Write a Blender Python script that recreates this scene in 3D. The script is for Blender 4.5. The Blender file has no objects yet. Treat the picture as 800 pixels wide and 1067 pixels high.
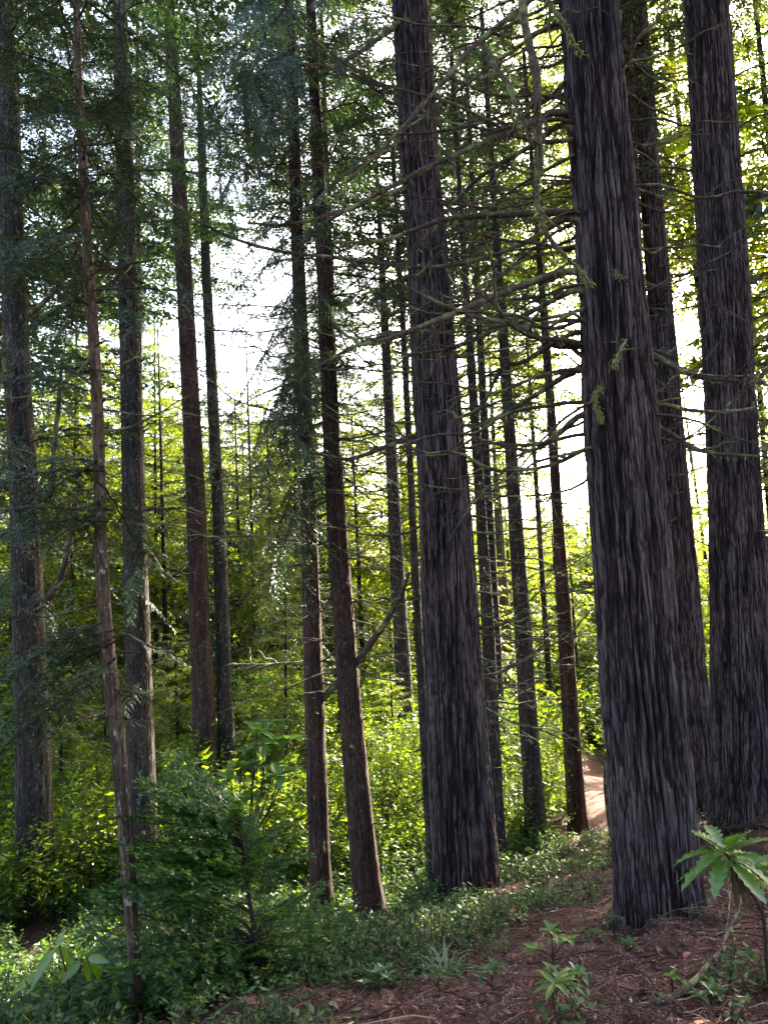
import bpy, math
import numpy as np
from mathutils import Matrix, Vector

rng = np.random.default_rng(11)
SC = bpy.context.scene
COL = SC.collection
rad = math.radians
VEC = lambda *a: np.array(a, float)

# ------------------------------------------------------------------ camera geometry
F, CX, CY = 800.0, 400.0, 533.5
PITCH, ROLL = rad(5.5), rad(2.9)
EYE = VEC(0, 0, 1.6)
_f = VEC(0, math.cos(PITCH), math.sin(PITCH))
_r0 = VEC(1, 0, 0)
_u0 = VEC(0, -math.sin(PITCH), math.cos(PITCH))
_r = _r0 * math.cos(ROLL) - _u0 * math.sin(ROLL)
_u = _u0 * math.cos(ROLL) + _r0 * math.sin(ROLL)

def ray(px, py):
    return _f + _r * ((px - CX) / F) - _u * ((py - CY) / F)

def P(px, py, d):
    return EYE + ray(px, py) * d

# ------------------------------------------------------------------ noise
def _hash(i, j, k):
    h = (i.astype(np.uint32) * np.uint32(374761393) + j.astype(np.uint32) * np.uint32(668265263)
         + k.astype(np.uint32) * np.uint32(2246822519))
    h = (h ^ (h >> np.uint32(13))) * np.uint32(1274126177)
    h = h ^ (h >> np.uint32(16))
    return (h & np.uint32(0xFFFFFF)).astype(float) / float(0xFFFFFF)

def vnoise(p):
    p = np.asarray(p, float) + 1000.0
    i = np.floor(p).astype(np.int64)
    f = p - i
    f = f * f * (3 - 2 * f)
    out = 0
    for dx in (0, 1):
        wx = f[:, 0] if dx else 1 - f[:, 0]
        for dy in (0, 1):
            wy = f[:, 1] if dy else 1 - f[:, 1]
            for dz in (0, 1):
                wz = f[:, 2] if dz else 1 - f[:, 2]
                out = out + wx * wy * wz * _hash(i[:, 0] + dx, i[:, 1] + dy, i[:, 2] + dz)
    return out

def fbm(p, o=3):
    a, s, t = 1.0, 0.0, 0.0
    p = np.asarray(p, float)
    for k in range(o):
        s = s + a * vnoise(p * 2 ** k + 17.3 * k)
        t += a
        a *= 0.5
    return s / t

# ------------------------------------------------------------------ terrain
_ctrl = [P(400, 1067, 2.9), P(800, 1067, 2.8), P(600, 1067, 2.8), P(0, 1067, 4.6), P(150, 1067, 4.3),
         P(690, 960, 4.9), P(487, 955, 6.0), P(785, 868, 7.2), P(740, 858, 9.0), P(602, 868, 11.0),
         P(560, 890, 10.0), P(385, 970, 8.0), P(335, 975, 8.4), P(150, 940, 9.8), P(38, 960, 9.3),
         P(215, 850, 13.0), P(425, 808, 17.5), P(535, 785, 19.0), P(640, 830, 20.0), P(575, 762, 30.0),
         P(300, 745, 28.0), P(100, 765, 25.0), P(800, 790, 22.0), P(0, 800, 18.0)]
_ctrl += [VEC(0, -3, .15), VEC(6, -2, 1.2), VEC(-6, -3, -1.3), VEC(9, 5, .9), VEC(10, 11, -.6), VEC(-9, 5, -3.6),
          VEC(-12, 12, -4.2), VEC(-40, 55, 4), VEC(0, 60, 1), VEC(40, 60, -2.5), VEC(-80, 150, 10), VEC(0, 160, 5),
          VEC(80, 150, 0), VEC(-70, 0, 2), VEC(70, 0, 3), VEC(0, -50, 6), VEC(-40, -40, 0), VEC(40, -40, 8), VEC(25, 25, -3.5)]
_C = np.array(_ctrl)

def _U(r2):
    return np.where(r2 > 1e-9, 0.5 * r2 * np.log(np.maximum(r2, 1e-9)), 0.0)

def _fit():
    n = len(_C)
    d2 = ((_C[:, None, :2] - _C[None, :, :2]) ** 2).sum(-1)
    K = _U(d2) + np.eye(n) * 1.5
    Pm = np.c_[np.ones(n), _C[:, :2]]
    A = np.zeros((n + 3, n + 3))
    A[:n, :n] = K; A[:n, n:] = Pm; A[n:, :n] = Pm.T
    return np.linalg.solve(A, np.r_[_C[:, 2], 0, 0, 0])
_W = _fit()

def H0(x, y):
    x = np.clip(np.asarray(x, float), -150, 150); y = np.clip(np.asarray(y, float), -60, 260)
    sh = x.shape
    x = x.ravel(); y = y.ravel()
    out = np.empty(len(x))
    for a in range(0, len(x), 20000):
        xs, ys = x[a:a + 20000], y[a:a + 20000]
        d2 = (xs[:, None] - _C[None, :, 0]) ** 2 + (ys[:, None] - _C[None, :, 1]) ** 2
        out[a:a + 20000] = _U(d2) @ _W[:len(_C)] + _W[-3] + _W[-2] * xs + _W[-1] * ys
    return out.reshape(sh)

MOUNDS = {}
def H(x, y):
    x = np.asarray(x, float); y = np.asarray(y, float)
    h = H0(x, y)
    q = np.c_[x.ravel(), y.ravel(), np.zeros(x.size)]
    n = (fbm(q * 1.3, 3) - .5) * .2 + (fbm(q * 6, 3) - .5) * .085
    h = h + n.reshape(x.shape)
    for k_, t_ in MOUNDS.items():           # litter heaped against the feet of the great trunks
        dd_ = np.hypot(x - t_.b[0], y - t_.b[1]) / (t_.R[1] + .28)
        h = h + .13 * np.exp(-dd_ ** 2 * 1.2) * (1 + .8 * (n.reshape(x.shape) / .1))
    return h

def hit(px, py):
    t = np.arange(1.5, 90, .03)
    q = EYE + ray(px, py) * t[:, None]
    below = np.nonzero(q[:, 2] < H0(q[:, 0], q[:, 1]))[0]
    k = below[0] if len(below) else len(t) - 1
    return q[k], t[k]

# ------------------------------------------------------------------ mesh builder
class Geo:
    def __init__(self):
        self.V, self.F, self.n, self.A = [], [], 0, []
    def add(self, V, Fc, mat=0, smooth=True, attr=None):
        V = np.asarray(V, float).reshape(-1, 3)
        if not len(V): return
        self.V.append(V); self.F.append((np.asarray(Fc, np.int64) + self.n, mat, smooth))
        self.A.append(np.zeros(len(V)) if attr is None else attr)
        self.n += len(V)
    def quads(self, Q, mat=0, smooth=False):
        if len(Q): self.add(Q.reshape(-1, 3), np.arange(len(Q) * 4).reshape(-1, 4), mat, smooth)
    def build(self, name, mats, parent=None, loc=None, attr=None):
        me = bpy.data.meshes.new(name)
        V = np.concatenate(self.V)
        off = VEC(*(parent.location if parent is not None else (loc if loc is not None else (0, 0, 0))))
        V = (V - off).astype(np.float32)
        me.vertices.add(len(V)); me.vertices.foreach_set('co', V.ravel())
        li = np.concatenate([f.ravel() for f, _, _ in self.F]).astype(np.int32)
        tot = np.concatenate([np.full(len(f), f.shape[1]) for f, _, _ in self.F])
        st = np.r_[0, np.cumsum(tot)[:-1]].astype(np.int32)
        me.loops.add(len(li)); me.loops.foreach_set('vertex_index', li)
        me.polygons.add(len(st)); me.polygons.foreach_set('loop_start', st)
        me.polygons.foreach_set('material_index', np.concatenate([np.full(len(f), m) for f, m, _ in self.F]).astype(np.int32))
        me.polygons.foreach_set('use_smooth', np.concatenate([np.full(len(f), s) for f, _, s in self.F]).astype(bool))
        me.update(calc_edges=True)
        if attr:
            a = me.attributes.new(attr, 'FLOAT', 'POINT')
            a.data.foreach_set('value', np.concatenate(self.A).astype(np.float32))
        for m in mats: me.materials.append(m)
        o = bpy.data.objects.new(name, me); COL.objects.link(o)
        if parent is not None: o.parent = parent
        elif loc is not None: o.location = loc
        return o

def tag(o, label=None, cat=None, group=None, kind=None):
    if label: o['label'] = label
    if cat: o['category'] = cat
    if group: o['group'] = group
    if kind: o['kind'] = kind
    return o

def empty(name, loc, label, cat, group=None):
    o = bpy.data.objects.new(name, None); COL.objects.link(o)
    o.location = [float(v) for v in loc]; o.empty_display_size = .2
    return tag(o, label, cat, group)

def catmull(pts, n):
    p = np.asarray(pts, float)
    if len(p) == 2:
        return p[0] + (p[1] - p[0]) * np.linspace(0, 1, n)[:, None]
    q = np.vstack([2 * p[0] - p[1], p, 2 * p[-1] - p[-2]])
    s = np.linspace(0, len(p) - 1 - 1e-6, n); i = s.astype(int); t = (s - i)[:, None]
    a, b, c, d = q[i], q[i + 1], q[i + 2], q[i + 3]
    return .5 * (2 * b + (c - a) * t + (2 * a - 5 * b + 4 * c - d) * t * t + (3 * b - a - 3 * c + d) * t ** 3)

def tube(g, pts, r, sides=6, mat=0, rough=0.0):
    pts = np.asarray(pts, float); n = len(pts)
    r = np.broadcast_to(np.asarray(r, float), (n,))
    T = np.gradient(pts, axis=0); T /= np.linalg.norm(T, axis=1)[:, None] + 1e-12
    ref = VEC(.31, .22, .92) if abs(T[0, 2]) < .9 else VEC(1, .1, 0)
    A = np.cross(T, ref); A /= np.linalg.norm(A, axis=1)[:, None] + 1e-12
    B = np.cross(T, A)
    th = np.arange(sides) / sides * 2 * np.pi
    rr = r[:, None] * (1 + rough * (rng.random((n, sides)) - .5))
    V = pts[:, None] + rr[..., None] * (np.cos(th)[None, :, None] * A[:, None] + np.sin(th)[None, :, None] * B[:, None])
    V = np.vstack([V.reshape(-1, 3), pts[-1] + T[-1] * r[-1]])
    i, j = np.meshgrid(np.arange(n - 1), np.arange(sides), indexing='ij')
    jn = (j + 1) % sides
    Q = np.stack([i * sides + j, i * sides + jn, (i + 1) * sides + jn, (i + 1) * sides + j], -1).reshape(-1, 4)
    g.add(V, Q, mat, True)
    k = np.arange(sides)
    base = g.n - len(V)
    g.F.append((np.c_[(n - 1) * sides + k, (n - 1) * sides + (k + 1) % sides, np.full(sides, n * sides)] + base, mat, True))

# ------------------------------------------------------------------ materials
def newmat(name):
    m = bpy.data.materials.new(name); m.use_nodes = True
    nt = m.node_tree; nt.nodes.clear()
    out = nt.nodes.new('ShaderNodeOutputMaterial')
    return m, nt, out

def N(nt, typ, **kw):
    n = nt.nodes.new(typ)
    for k, v in kw.items():
        if k in n.inputs: n.inputs[k].default_value = v
        else: setattr(n, k, v)
    return n

def ramp(nt, stops):
    n = nt.nodes.new('ShaderNodeValToRGB')
    e = n.color_ramp.elements
    while len(e) < len(stops): e.new(.5)
    for i, (p, c) in enumerate(stops):
        e[i].position = p; e[i].color = (*c, 1)
    return n

def leafmat(name, stops, transl=.5, tcol=(1.5, 1.5, .55), gloss=.06, rough=.38):
    m, nt, out = newmat(name); L = nt.links.new
    geo = N(nt, 'ShaderNodeNewGeometry')
    rp = ramp(nt, stops); L(geo.outputs['Random Per Island'], rp.inputs[0])
    d = N(nt, 'ShaderNodeBsdfDiffuse'); L(rp.outputs[0], d.inputs['Color'])
    mu = N(nt, 'ShaderNodeMix', data_type='RGBA', blend_type='MULTIPLY')
    mu.inputs['Factor'].default_value = 1
    L(rp.outputs[0], mu.inputs[6]); mu.inputs[7].default_value = (*tcol, 1)
    t = N(nt, 'ShaderNodeBsdfTranslucent'); L(mu.outputs[2], t.inputs['Color'])
    mx = N(nt, 'ShaderNodeMixShader', Fac=transl); L(d.outputs[0], mx.inputs[1]); L(t.outputs[0], mx.inputs[2])
    g = N(nt, 'ShaderNodeBsdfGlossy', Roughness=rough)
    m2 = N(nt, 'ShaderNodeMixShader', Fac=gloss); L(mx.outputs[0], m2.inputs[1]); L(g.outputs[0], m2.inputs[2])
    L(m2.outputs[0], out.inputs[0])
    return m

def barkmat(name, furrow, mid, crest, lichen=None, licamt=.62, zs=.12, scale=14, bump=.6, moss=None):
    m, nt, out = newmat(name); L = nt.links.new
    tc = N(nt, 'ShaderNodeTexCoord')
    mp = N(nt, 'ShaderNodeMapping'); mp.inputs['Scale'].default_value = (1, 1, zs); L(tc.outputs['Object'], mp.inputs[0])
    fine = N(nt, 'ShaderNodeTexNoise', Scale=scale * 3, Detail=5, Roughness=.65); L(mp.outputs[0], fine.inputs['Vector'])
    at = N(nt, 'ShaderNodeAttribute', attribute_name='ridge')
    ad = N(nt, 'ShaderNodeMath', operation='MULTIPLY_ADD'); L(fine.outputs['Fac'], ad.inputs[0]); ad.inputs[1].default_value = 1.7
    am = N(nt, 'ShaderNodeMath', operation='MULTIPLY'); L(at.outputs['Fac'], am.inputs[0]); am.inputs[1].default_value = .6; L(am.outputs[0], ad.inputs[2])
    sb = N(nt, 'ShaderNodeMath', operation='SUBTRACT'); L(ad.outputs[0], sb.inputs[0]); sb.inputs[1].default_value = .72
    rp = ramp(nt, [(.12, furrow), (.45, mid), (.8, crest)]); L(sb.outputs[0], rp.inputs[0])
    col = rp.outputs[0]
    big = N(nt, 'ShaderNodeTexNoise', Scale=1.1, Detail=3); L(tc.outputs['Object'], big.inputs['Vector'])
    hv = N(nt, 'ShaderNodeMix', data_type='RGBA', blend_type='MULTIPLY'); hv.inputs['Factor'].default_value = .7
    br = ramp(nt, [(.3, (.5, .5, .56)), (.7, (1.5, 1.22, 1.08))]); L(big.outputs['Fac'], br.inputs[0])
    L(col, hv.inputs[6]); L(br.outputs[0], hv.inputs[7]); col = hv.outputs[2]
    if lichen:
        mp2 = N(nt, 'ShaderNodeMapping'); mp2.inputs['Scale'].default_value = (1, 1, .55); L(tc.outputs['Object'], mp2.inputs[0])
        ln = N(nt, 'ShaderNodeTexNoise', Scale=scale * 1.2, Detail=6, Roughness=.7); L(mp2.outputs[0], ln.inputs['Vector'])
        lr = N(nt, 'ShaderNodeMapRange'); L(ln.outputs['Fac'], lr.inputs[0]); lr.inputs[1].default_value = licamt; lr.inputs[2].default_value = licamt + .08
        lx = N(nt, 'ShaderNodeMix', data_type='RGBA'); L(lr.outputs[0], lx.inputs['Factor']); L(col, lx.inputs[6]); lx.inputs[7].default_value = (*lichen, 1)
        col = lx.outputs[2]
    if moss:
        mn = N(nt, 'ShaderNodeTexNoise', Scale=5, Detail=5, Roughness=.7); L(tc.outputs['Object'], mn.inputs['Vector'])
        mr = N(nt, 'ShaderNodeMapRange'); L(mn.outputs['Fac'], mr.inputs[0]); mr.inputs[1].default_value = .5; mr.inputs[2].default_value = .62
        lx = N(nt, 'ShaderNodeMix', data_type='RGBA'); L(mr.outputs[0], lx.inputs['Factor']); L(col, lx.inputs[6]); lx.inputs[7].default_value = (*moss, 1)
        col = lx.outputs[2]
    b = N(nt, 'ShaderNodeBsdfPrincipled', Roughness=.9); b.inputs['Specular IOR Level'].default_value = .25
    L(col, b.inputs['Base Color'])
    bp = N(nt, 'ShaderNodeBump', Strength=bump, Distance=.02); L(fine.outputs['Fac'], bp.inputs['Height']); L(bp.outputs[0], b.inputs['Normal'])
    L(b.outputs[0], out.inputs[0])
    return m

def noisemat(name, stops, scale=6, detail=6, rough=.95, bump=.4, bscale=60, bdist=.02):
    m, nt, out = newmat(name); L = nt.links.new
    tc = N(nt, 'ShaderNodeTexCoord')
    n1 = N(nt, 'ShaderNodeTexNoise', Scale=scale, Detail=detail, Roughness=.7); L(tc.outputs['Object'], n1.inputs['Vector'])
    rp = ramp(nt, stops); L(n1.outputs['Fac'], rp.inputs[0])
    b = N(nt, 'ShaderNodeBsdfPrincipled', Roughness=rough); b.inputs['Specular IOR Level'].default_value = .2
    L(rp.outputs[0], b.inputs['Base Color'])
    n2 = N(nt, 'ShaderNodeTexNoise', Scale=bscale, Detail=4); L(tc.outputs['Object'], n2.inputs['Vector'])
    bp = N(nt, 'ShaderNodeBump', Strength=bump, Distance=bdist); L(n2.outputs['Fac'], bp.inputs['Height']); L(bp.outputs[0], b.inputs['Normal'])
    L(b.outputs[0], out.inputs[0])
    return m

def islandmat(name, stops, rough=.9):
    m, nt, out = newmat(name); L = nt.links.new
    geo = N(nt, 'ShaderNodeNewGeometry'); rp = ramp(nt, stops); L(geo.outputs['Random Per Island'], rp.inputs[0])
    b = N(nt, 'ShaderNodeBsdfPrincipled', Roughness=rough); b.inputs['Specular IOR Level'].default_value = .3
    L(rp.outputs[0], b.inputs['Base Color']); L(b.outputs[0], out.inputs[0])
    return m

M = {}
M['redwood'] = barkmat('redwood_bark', (.005, .0032, .0034), (.032, .02, .0195), (.165, .135, .135), lichen=(.22, .225, .2), licamt=.67, zs=.075, scale=30, bump=1.0)
M['grey'] = barkmat('grey_conifer_bark', (.012, .010, .009), (.036, .03, .026), (.085, .074, .062), lichen=(.2, .21, .17), licamt=.58, zs=.5, scale=16)
M['red'] = barkmat('reddish_conifer_bark', (.013, .008, .007), (.042, .024, .019), (.10, .062, .048), lichen=(.22, .22, .17), licamt=.62, zs=.4, scale=16)
M['pale'] = barkmat('pale_stem_bark', (.035, .024, .018), (.085, .058, .042), (.19, .145, .105), lichen=(.34, .31, .25), licamt=.58, zs=.3, scale=22)
M['dead'] = barkmat('dead_limb_wood', (.06, .046, .036), (.15, .12, .09), (.25, .21, .16), zs=1, scale=20, moss=(.22, .24, .10))
M['twig'] = barkmat('twig_wood', (.04, .03, .022), (.085, .065, .05), (.12, .1, .08), zs=1, scale=20)
M['yew'] = leafmat('flat_conifer_leaves', [(0, (.03, .075, .024)), (.5, (.062, .135, .034)), (.85, (.12, .2, .042)), (1, (.22, .29, .055))], transl=.45, tcol=(1.5, 1.6, .45), gloss=.03)
M['moss'] = leafmat('moss', [(0, (.14, .165, .06)), (.5, (.24, .27, .11)), (1, (.36, .38, .2))], transl=.3, gloss=.0)
CON = [(0, (.02, .038, .03)), (.45, (.034, .06, .04)), (.8, (.056, .088, .042)), (1, (.12, .14, .05))]
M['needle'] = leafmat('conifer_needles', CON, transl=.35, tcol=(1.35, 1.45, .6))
M['needle_lit'] = leafmat('sun_tinted_needles', [(0, (.05, .095, .018)), (.5, (.10, .165, .02)), (.85, (.165, .215, .022)), (1, (.25, .23, .03))], transl=.6, tcol=(2.05, 1.72, .3))  # needle copy with backlit sunlight put into its brighter, yellower colours
M['needle_dark'] = leafmat('dark_conifer_needles', [(0, (.018, .042, .034)), (.5, (.03, .06, .034)), (.9, (.05, .088, .038)), (1, (.10, .13, .05))], transl=.35, tcol=(1.5, 1.7, .5), gloss=.07)
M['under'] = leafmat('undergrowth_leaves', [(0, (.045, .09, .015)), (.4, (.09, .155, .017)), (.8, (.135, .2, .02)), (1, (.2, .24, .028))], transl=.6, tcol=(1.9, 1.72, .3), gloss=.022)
M['under_shade'] = leafmat('shade_tinted_undergrowth_leaves', [(0, (.025, .06, .02)), (.5, (.05, .105, .024)), (.88, (.09, .155, .028)), (1, (.18, .22, .035))], transl=.5, tcol=(1.8, 1.7, .35), gloss=.035)  # darker leaf copy: the near slope's shade is put into the colour
M['cover'] = leafmat('ground_cover_leaves', [(0, (.032, .065, .024)), (.4, (.065, .11, .038)), (.8, (.105, .155, .05)), (1, (.22, .25, .11))], transl=.38, tcol=(1.5, 1.5, .45), gloss=.025, rough=.35)
M['glossy'] = leafmat('glossy_leaves', [(0, (.05, .115, .022)), (.6, (.085, .17, .028)), (1, (.15, .23, .04))], transl=.42, tcol=(1.5, 1.6, .4), gloss=.1, rough=.3)
M['rosette'] = leafmat('rosette_leaves', [(0, (.07, .15, .025)), (.6, (.11, .21, .03)), (1, (.19, .28, .045))], transl=.42, tcol=(1.5, 1.6, .4), gloss=.09, rough=.32)
M['bright'] = leafmat('bright_leaves', [(0, (.09, .18, .02)), (.6, (.14, .24, .025)), (1, (.22, .3, .04))], transl=.52, tcol=(1.5, 1.5, .4), gloss=.07)
M['dryleaf'] = islandmat('withered_leaves', [(0, (.06, .03, .02)), (1, (.12, .07, .04))])
M['grass'] = leafmat('grass_blades', [(0, (.12, .17, .07)), (1, (.22, .28, .14))], transl=.4, tcol=(1.3, 1.4, .5))
M['litter'] = islandmat('needle_litter', [(0, (.035, .014, .011)), (.4, (.13, .048, .036)), (.75, (.26, .10, .07)), (.93, (.42, .24, .17)), (1, (.55, .47, .42))])
M['ground'] = noisemat('forest_floor', [(.25, (.02, .011, .008)), (.5, (.065, .028, .02)), (.75, (.11, .05, .036))], scale=9, bump=.8, bscale=45, bdist=.03)
M['path'] = noisemat('dirt_path', [(.3, (.12, .055, .042)), (.6, (.2, .10, .078)), (.8, (.27, .165, .13))], scale=3, bscale=20)

# ------------------------------------------------------------------ foliage templates
def leafq(b, d, side, l, w, lift=0.0, mid=.45):
    up = np.cross(side, d)
    l = np.asarray(l)[:, None]; w = np.asarray(w)[:, None]
    m = b + d * l * mid + up * (lift * w)
    return np.stack([b, m + side * w * .5, b + d * l, m - side * w * .5], 1)

def unit(v):
    return v / (np.linalg.norm(v, axis=-1, keepdims=True) + 1e-12)

def branch_template(L=1.6, tw_step=.07, tw_len=.32, tw_droop=.3, ax_droop=.12, ll=.03, lw=.008, ls=.018, hang=.0, ang=50, jit=.25, s0=.12):
    n = 12
    s = np.linspace(0, 1, n)
    wy = np.cumsum(rng.normal(0, .012, n)) * L
    ax = np.c_[L * s, wy, -ax_droop * L * s ** 2 + rng.normal(0, .004, n)]
    def axp(q): return np.stack([np.interp(q, s, ax[:, k]) for k in range(3)], -1)
    LV, TW = [], []
    for sgn in (-1, 1):
        q = np.arange(s0, 1.0, tw_step / L); q = np.clip(q + rng.normal(0, .3 * tw_step / L, len(q)), s0, 1)
        for t0 in q:
            if rng.random() < .08: continue
            l = tw_len * min(1, .35 + t0 * 2.5) * (1 - .72 * t0) * rng.uniform(.6, 1.15)
            a = rad(rng.normal(58, 11))
            d = unit(VEC(math.cos(a), sgn * math.sin(a), rng.normal(-.08, jit) - hang * rng.uniform(.6, 1.4)))
            k = max(3, int(l / ls * 2))
            t = (np.arange(k) + rng.random(k) * .6) / k
            b = axp(t0) + d * (l * t)[:, None] + np.outer(t * t, VEC(0, 0, -tw_droop * l))
            tg = unit(d + np.outer(2 * t, VEC(0, 0, -tw_droop)))
            lat = unit(np.cross(tg, VEC(0, 0, 1) + rng.normal(0, .15, (k, 3)) + (VEC(1, 0, 0) * hang)))
            sd = np.where(np.arange(k) % 2 == 0, 1., -1.)[:, None]
            aa = np.radians(rng.normal(ang, 12, k))[:, None]
            ld = unit(tg * np.cos(aa) + lat * sd * np.sin(aa) + rng.normal(0, .16, (k, 3)))
            nrm = unit(np.cross(lat, tg) + rng.normal(0, .35, (k, 3)))
            side = unit(np.cross(nrm, ld))
            LV.append(leafq(b, ld, side, ll * rng.uniform(.65, 1.2, k) * (1 - .4 * t), lw * rng.uniform(.7, 1.3, k)))
            e = axp(t0) + d * l + VEC(0, 0, -tw_droop * l)
            mid = axp(t0) + d * l * .5 + VEC(0, 0, -tw_droop * l * .25)
            w = VEC(-d[1], d[0], 0) * (.0016 + lw * .1)
            TW.append(np.stack([axp(t0) - w, axp(t0) + w, mid + w, mid - w]))
            TW.append(np.stack([mid - w, mid + w, e + w * .3, e - w * .3]))
    # leaves along the axis end
    k = int(L / ls)
    t = .4 + .6 * rng.random(k)
    ld = unit(np.c_[np.full(k, .7), rng.normal(0, .7, k), rng.normal(0, .3, k)])
    side = unit(np.cross(unit(VEC(0, 0, 1) + rng.normal(0, .3, (k, 3))), ld))
    LV.append(leafq(axp(t), ld, side, ll * rng.uniform(.7, 1.2, k), np.full(k, lw)))
    return np.concatenate(LV), ax, np.array(TW)

TPL = {
    'near': [branch_template(1.5, .05, .38, .35, .16, .042, .011, .018) for _ in range(6)],
    'nearhang': [branch_template(1.5, .045, .48, .6, .28, .042, .012, .018, hang=1.0) for _ in range(6)],
    'mid': [branch_template(1.7, .066, .45, .45, .18, .062, .016, .025) for _ in range(6)],
    'midhang': [branch_template(1.7, .065, .58, .7, .3, .07, .02, .032, hang=1.1) for _ in range(5)],
    'far': [branch_template(1.9, .11, .6, .4, .18, .12, .042, .06) for _ in range(5)],
    'farhang': [branch_template(1.9, .11, .65, .7, .3, .12, .038, .06, hang=.7) for _ in range(5)],
    'coarse': [branch_template(2.2, .2, .7, .35, .15, .22, .10, .12) for _ in range(4)],
    'wood': [branch_template(2.2, .16, .8, .4, .2, .24, .10, .11, hang=.3) for _ in range(4)],
    'yew': [branch_template(1.0, .06, .36, .2, .14, .072, .021, .02, ang=58, jit=.12) for _ in range(5)],
}

def frame_of(az, el, roll=0.0):
    x = VEC(math.cos(az) * math.cos(el), math.sin(az) * math.cos(el), math.sin(el))
    y = unit(np.cross(VEC(0, 0, 1), x)); z = np.cross(x, y)
    y, z = y * math.cos(roll) + z * math.sin(roll), z * math.cos(roll) - y * math.sin(roll)
    return np.stack([x, y, z], 1)

def put_branch(g, kind, base, az, el, sc, roll=None, wood=True, thin=1.0):
    T = TPL[kind][rng.integers(len(TPL[kind]))]
    R = frame_of(az, el, rng.normal(0, .15) if roll is None else roll) * sc
    L, ax, tw = T
    if thin < 1: L = L[rng.random(len(L)) < thin]
    g.quads(L @ R.T + base, 0)
    if wood:
        r0 = .011 * sc
        tube(g, ax @ R.T + base, np.linspace(r0, r0 * .25, len(ax)), 4, 1)
        if kind not in ('coarse', 'far', 'farhang', 'wood'): g.quads(tw @ R.T + base, 1)

# ------------------------------------------------------------------ trees
class Tree:
    def __init__(s, pts, base=None, top=16.0, sink=.25, tipr=.03):
        """pts: (px, py, width px) from the foot upwards"""
        if base is None:
            b, d = hit(pts[0][0], pts[0][1])
        else:
            b = base; d = (b - EYE) @ _f
        s.b, s.d = b, d
        hd = unit(VEC(b[0] - EYE[0], b[1] - EYE[1], 0))
        C, R, PY = [], [], []
        for px, py, w in pts:
            v = ray(px, py)
            t = ((b - EYE) @ hd) / (v @ hd)
            C.append(EYE + v * t); R.append(w * .5 * t / F * (.95 if w > 36 else 1)); PY.append(py)
        C[0] = b.copy()
        s.py = np.array(PY, float); s.pz = np.array([c[2] for c in C])
        dr = unit(C[-1] - C[-2]) if C[-1][2] > C[-2][2] else VEC(0, 0, 1)
        zt = b[2] + top
        if zt > C[-1][2] + .5:
            lean = dr / max(dr[2], .5)
            m = (zt - C[-1][2])
            C.append(C[-1] + (lean * .6 + VEC(0, 0, .4)) * m * .5 ); R.append(R[-1] * .6)
            C.append(C[-1] + (lean * .3 + VEC(0, 0, .7)) * m * .5 ); R.append(tipr)
        C.insert(0, b + (C[0] - C[1]) / np.linalg.norm(C[0] - C[1]) * sink); R.insert(0, R[0])
        s.C, s.R = np.array(C), np.array(R)
        s.zt = s.C[-1, 2]
    def at(s, z):
        return np.stack([np.interp(z, s.C[:, 2], s.C[:, k]) for k in range(3)], -1)
    def r(s, z):
        return np.interp(z, s.C[:, 2], s.R)
    def z(s, py):
        o = np.argsort(s.py)
        return float(np.interp(py, s.py[o], s.pz[o])) if s.py.min() <= py <= s.py.max() else \
            float(s.pz[-1] + (s.py[-1] - py) * s.d / F) if py < s.py.min() else float(s.pz[0])

def smooth_axis(t, z):
    # gently smoothed centre line
    c = t.at(z)
    k = np.ones(9) / 9
    for a in range(2):
        p = np.pad(c[:, a], 4, mode='edge'); c[:, a] = np.convolve(p, k, 'valid')
    return c

def sstep(a, b, x):
    x = np.clip((x - a) / (b - a), 0, 1); return x * x * (3 - 2 * x)

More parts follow.
